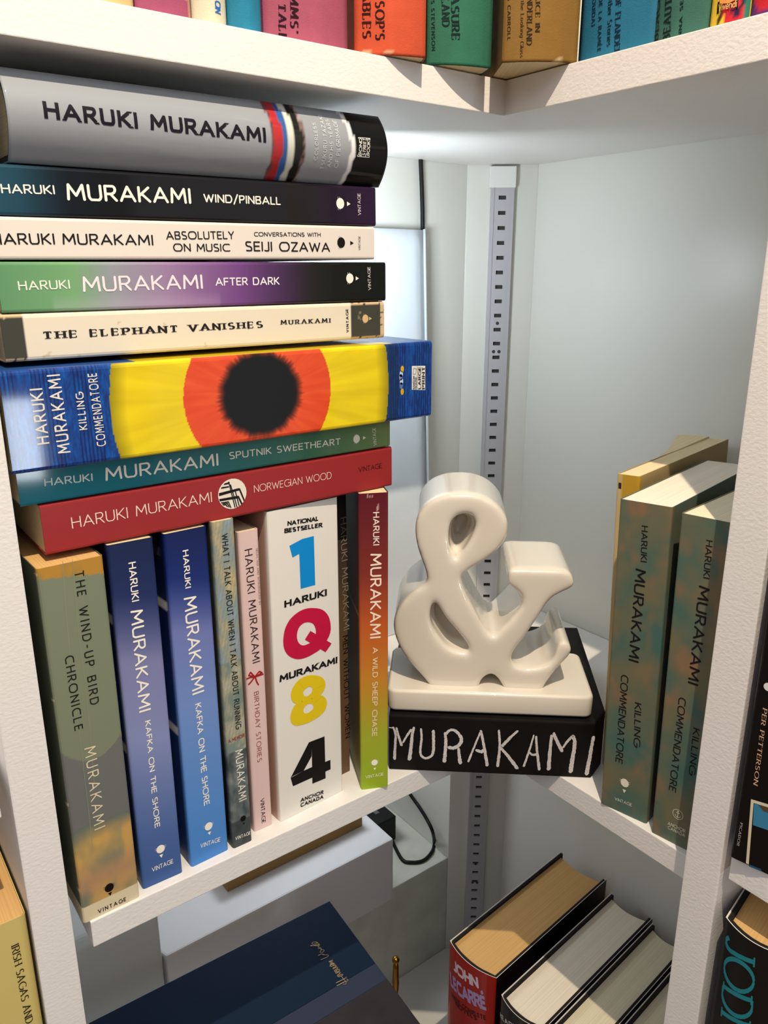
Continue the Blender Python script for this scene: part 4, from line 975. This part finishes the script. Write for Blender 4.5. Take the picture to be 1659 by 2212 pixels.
x.text('LECARR\u00c9', (975, 2131), (1051.5, 2183), (974.4, 2101), (160, 140, 190), .24, 'sans', .2)
x.text('THREE COMPLETE', (975, 2152), (1050, 2204), (974.6, 2142), (60, 14, 14), .2, 'sans', .3)
x.text('NOVELS', (985, 2172), (1030, 2204), (984.6, 2162), (60, 14, 14), .2, 'sans', .3)
x = hb('black hardback with thick deckled white pages, middle of the lower right row', (.0180, -.0135), .0430, .172, lambda u, v: (22, 20, 22), lambda u, v: (22, 20, 22), 'white')
x.text('READY', (1079, 2196), (1120, 2226), (1079, 2186), (200, 196, 190), .18, 'sans', .3)
x = hb('navy hardback with ivory pages, right of the deckled one', (.0215, -.0590), .0350, .168, lambda u, v: (26, 30, 52), lambda u, v: (24, 26, 44), 'ivory')
x = hb('dark hardback partly hidden by the right post', (.0250, -.0965), .0300, .165, lambda u, v: (24, 24, 28), lambda u, v: (22, 22, 26), 'ivory')

# ================================================================== LOWER LEFT THINGS
whitebox = pmat('white_card', rgb(216, 216, 219), .5, .3)
greybox = pmat('pale_grey_card', rgb(190, 196, 196), .45, .35)
kraft = pmat('kraft_brown', rgb(150, 116, 66), .6, .3, var=(30, .1))
tag(obj('white_box', prism('white_box', [(-.1803, .197), (.0728, .197), (.0728, .36), (-.188, .36), (-.188, .222)], -.6565, -.5775, whitebox, .002, 2)), 'large white box sitting on the plaster ledge behind the blue book', 'box')
tag(obj('white_box', box('white_box', -.256, -.1835, .1955, .30, -.6565, -.515, greybox, .006, 4)), 'upright pale grey box beside the left post behind the blue book', 'box')
tag(obj('brown_board', box('brown_board', -.103, .058, .2335, .345, -.5773, -.558, kraft, .0008)), 'brown kraft slab lying on top of the large white box', 'box')
adp = thing('power_adapter', 'small black power adapter standing on the plaster ledge', 'adapter', Matrix.Translation(Vector((.121, .291, -.6568))))
am = pmat('black_plastic', rgb(13, 14, 15), .5, .3)
obj('adapter_body', box('adapter_body', -.018, .013, -.020, .028, 0, .034, am, .002, 3), adp)
obj('indicator_window', box('indicator_window', -.006, 0, -.004, .004, .0341, .0345, pmat('grey_window', rgb(90, 96, 98), .4)), adp)
cp = [Vector((.128, .272, -.655))] + [onz(x_, y_, -.6551) for x_, y_ in [(868, 1856), (890, 1863), (914, 1859), (932, 1842), (938, 1822)]] + \
     [onplane(x_, y_, Vector((.150, 0, 0)), Vector((1, 0, 0))) for x_, y_ in [(934, 1795), (921, 1768), (902, 1738), (882, 1710)]] + [Vector((.128, .392, -.50)), Vector((.12, .396, -.36))]
obj('cord', tube('cord', [p - Vector((.121, .291, -.6568)) for p in catmull(cp, 7)], .0021, am), adp)
cpu = [onplane(x_, y_, Vector((0, .2065, 0)), Vector((0, 1, 0))) for x_, y_ in [(908.5, 330), (909, 350), (911, 400), (912.5, 450), (913, 497), (914, 560), (912, 700)]]
tag(obj('hanging_cable', tube('hanging_cable', catmull(cpu, 6), .0019, am)), 'black cord hanging down the back panel behind the stacked books', 'cord')

# clear sleeve leaning on the back panel
slm = pmat('clear_plastic_sleeve', rgb(214, 222, 232), .18, .5, coat=1.0, bump=(28, .5, .002, (1, 1, 1)))
M0 = Matrix.Identity(4)
sl = thing('plastic_sleeve', 'pale clear plastic document sleeve standing against the back panel behind the stack', 'sleeve', Matrix.Translation(Vector((0, .198, ZS))))
Rt = onplane(918, 497, Vector((0, .198, 0)), Vector((0, 1, 0))); Rb = onplane(931, 1203, Vector((0, .184, 0)), Vector((0, 1, 0)))
def sleeve():
    V, Fc = [], []; nx_, nz_ = 16, 24
    x0 = -.11; zt_, zb_ = Rt.z, ZS + .0005
    for j in range(nz_ + 1):
        t = j / nz_; z = zb_ + (zt_ - zb_) * t; xr = Rb.x + (Rt.x - Rb.x) * t
        for i in range(nx_ + 1):
            s_ = i / nx_; x_ = x0 + (xr - x0) * s_
            y_ = .183 + .015 * t + .0016 * sin(6 * s_ + 5 * t) * (1 - t) - .198
            V.append((x_, y_, z - ZS)); 
    for j in range(nz_):
        for i in range(nx_): k = j * (nx_ + 1) + i; Fc.append((k, k + 1, k + nx_ + 2, k + nx_ + 1))
    n = len(V); V += [(x_, y_ + .0025, z_) for x_, y_, z_ in V]; f2 = [tuple(q + n for q in f)[::-1] for f in Fc]
    side = []
    for j in range(nz_): a = j * (nx_ + 1) + nx_; side.append((a, a + n, a + nx_ + 1 + n, a + nx_ + 1))
    for i in range(nx_): a = nz_ * (nx_ + 1) + i; side.append((a, a + 1, a + 1 + n, a + n))
    return me('sheet', V, Fc + f2 + side, slm, smooth=True)
obj('sheet', sleeve(), sl)
hem = []
for t0 in range(25):
    t = t0 / 24; xr = Rb.x + (Rt.x - Rb.x) * t
    hem.append(Vector((xr - .0012, -.0157 + .015 * t, (Rt.z - ZS) * t + .0006)))
obj('welded_edge', tube('welded_edge', hem, .0013, pmat('clear_weld', rgb(200, 208, 212), .3), n=6), sl)

# blue tilted book on a brass easel
P1 = onplane(712, 1946, Vector((0, .13, 0)), Vector((0, 1, 0)))
P0 = onplane(190, 2207, Vector((0, .126, 0)), Vector((0, 1, 0)))
XD = (P1 - P0).normalized()
# second edge: the right edge runs down and towards the viewer
dirs = ray(905, 2212); best = None
# plane through P0,P1 leaning back: choose a slope of 42 degrees from the horizontal
Dn = Vector((XD.y * 1.0, -XD.x, 0)).normalized()      # towards the viewer, horizontal
if Dn.dot(CAM - P1) < 0: Dn = -Dn
best = None
for dg_ in range(8, 80):
    a_ = radians(dg_); dv = Dn * cos(a_) - ZZ * sin(a_); N_ = XD.cross(dv).normalized()
    q = onplane(905, 2212, P1, N_); dd_ = (q - P1).normalized(); er = abs(dd_.dot(XD))
    if best is None or er < best[0]: best = (er, dg_, dv)
dv = best[2]; N_ = XD.cross(dv).normalized()
if N_.z < 0: N_ = -N_
WB, HBk, TB = (P1 - P0).length + .0, .165, .030
M = Matrix.Identity(4); Y_ = -dv
for i in range(3): M[i][0], M[i][1], M[i][2], M[i][3] = XD[i], Y_[i], N_[i], P1[i]
nb_ = thing('navy_book', 'large navy cloth-covered book with a gold signature, tilted on a brass easel', 'book', M)
navy = pmat('navy_cloth', rgb(10, 32, 56), .65, .15, bump=(1600, .3, .0003, (1, 1, 1)))
lit_navy = pmat('lit_navy_band', rgb(46, 54, 76), .6, .2, bump=(1600, .2, .0003, (1, 1, 1)))  # lighter navy, with the light falling on the cover put into the colour
charc = pmat('charcoal_binding', rgb(44, 42, 47), .6, .2, bump=(900, .3, .0003, (1, 1, 1)), var=(60, .12))
def lp(px, py):
    q = onplane(px, py, P1, N_); d_ = q - P1; return Vector((d_.dot(XD), d_.dot(Y_)))
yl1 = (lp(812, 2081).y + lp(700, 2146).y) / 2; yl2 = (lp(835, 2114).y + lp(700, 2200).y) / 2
Wl = min(WB, .245)
obj('front_board', box('front_board', -Wl, 0, yl1, 0, -.003, 0, navy, .0006), nb_)
obj('lit_band', box('lit_band', -Wl, 0, yl2, yl1 - .0001, -.003, .0001, lit_navy, .0003), nb_)  # painted patch of light across the cover, modelled as a thin band
obj('binding_strip', box('binding_strip', -Wl, 0, -HBk, yl2 - .0001, -.003, .0002, charc, .0006), nb_)
obj('page_block', box('page_block', -Wl + .003, -.003, -HBk + .003, -.003, -TB + .003, -.0031, PG[('cream', 2)]), nb_)
obj('back_board', box('back_board', -Wl, 0, -HBk, 0, -TB, -TB + .0029, navy, .0006), nb_)
def z7(x, y): return (650 + x / 7.933, 2020 + y / 7.933)
sig = [[(598, 832), (690, 785), (765, 745), (768, 732)], [(613, 880), (740, 812), (785, 800), (800, 772), (780, 768)], [(690, 715), (715, 755), (752, 792), (768, 822), (762, 850), (740, 858), (722, 850)], [(715, 692), (700, 682), (665, 695), (630, 718), (650, 727), (690, 710), (712, 692)],
       [(640, 722), (618, 705), (668, 660), (652, 642), (600, 668), (592, 650), (655, 622), (640, 596), (580, 636), (572, 618), (622, 582), (612, 560), (546, 592)], [(590, 530), (570, 532), (505, 548), (500, 530), (560, 500), (580, 520), (600, 545), (545, 575)], [(546, 532), (560, 490), (500, 516)], [(495, 500), (540, 470), (510, 470), (478, 468), (540, 440)],
       [(340, 432), (440, 390), (470, 366), (450, 350), (372, 350)], [(375, 350), (400, 345), (345, 335), (295, 362)], [(325, 305), (345, 265), (385, 262), (392, 285), (360, 308), (332, 300), (335, 280)], [(335, 270), (345, 245), (290, 238)], [(350, 250), (335, 225), (290, 215)], [(290, 210), (318, 175), (265, 178), (168, 198), (180, 186), (260, 196), (310, 168), (262, 125)], [(285, 150), (250, 128), (200, 135), (190, 155), (215, 168), (268, 150)]]
pol = stroke_tris([[(v.x, v.y) for v in catmull([Vector((lp(*z7(*q)).x, lp(*z7(*q)).y, 0)) for q in l], 4)] for l in sig], .00048)
V, Fc = [], []
for pl_ in pol:
    b0 = len(V); V += [(x_, y_, .0004) for x_, y_ in pl_]; Fc.append(tuple(range(b0, b0 + len(pl_))))
obj('gold_signature', me('gold_signature', V, Fc, pmat('gold_foil', rgb(214, 190, 140), .35, .5, metal=.4)), nb_)
brass = pmat('brass', rgb(150, 112, 40), .28, .5, metal=1.0)
Pt = onplane(855, 2068, Vector((0, .10, 0)), Vector((0, 1, 0)))
es = thing('display_easel', 'brass display easel upright showing beside the navy book', 'easel', Matrix.Translation(Vector((Pt.x, Pt.y, -.7898))))
hz = Pt.z + .7898
obj('upright_rod', tube('upright_rod', [(0, 0, 0), (0, 0, hz - .045), (0, 0, hz - .03), (0, 0, hz - .012), (0, 0, hz - .006)], .003, brass, 14, [.0022, .0022, .0034, .0028, .0022]), es)
bm = bmesh.new(); bmesh.ops.create_uvsphere(bm, u_segments=16, v_segments=10, radius=.0036, matrix=Matrix.Translation((0, 0, hz - .003)))
d = bpy.data.meshes.new('ball_finial'); bm.to_mesh(d); bm.free(); d.materials.append(brass)
for p in d.polygons: p.use_smooth = True
obj('ball_finial', d, es)
obj('foot_rail', tube('foot_rail', [(0, 0, .003), (-.06, .01, .003), (-.12, .02, .003)], .0028, brass), es)
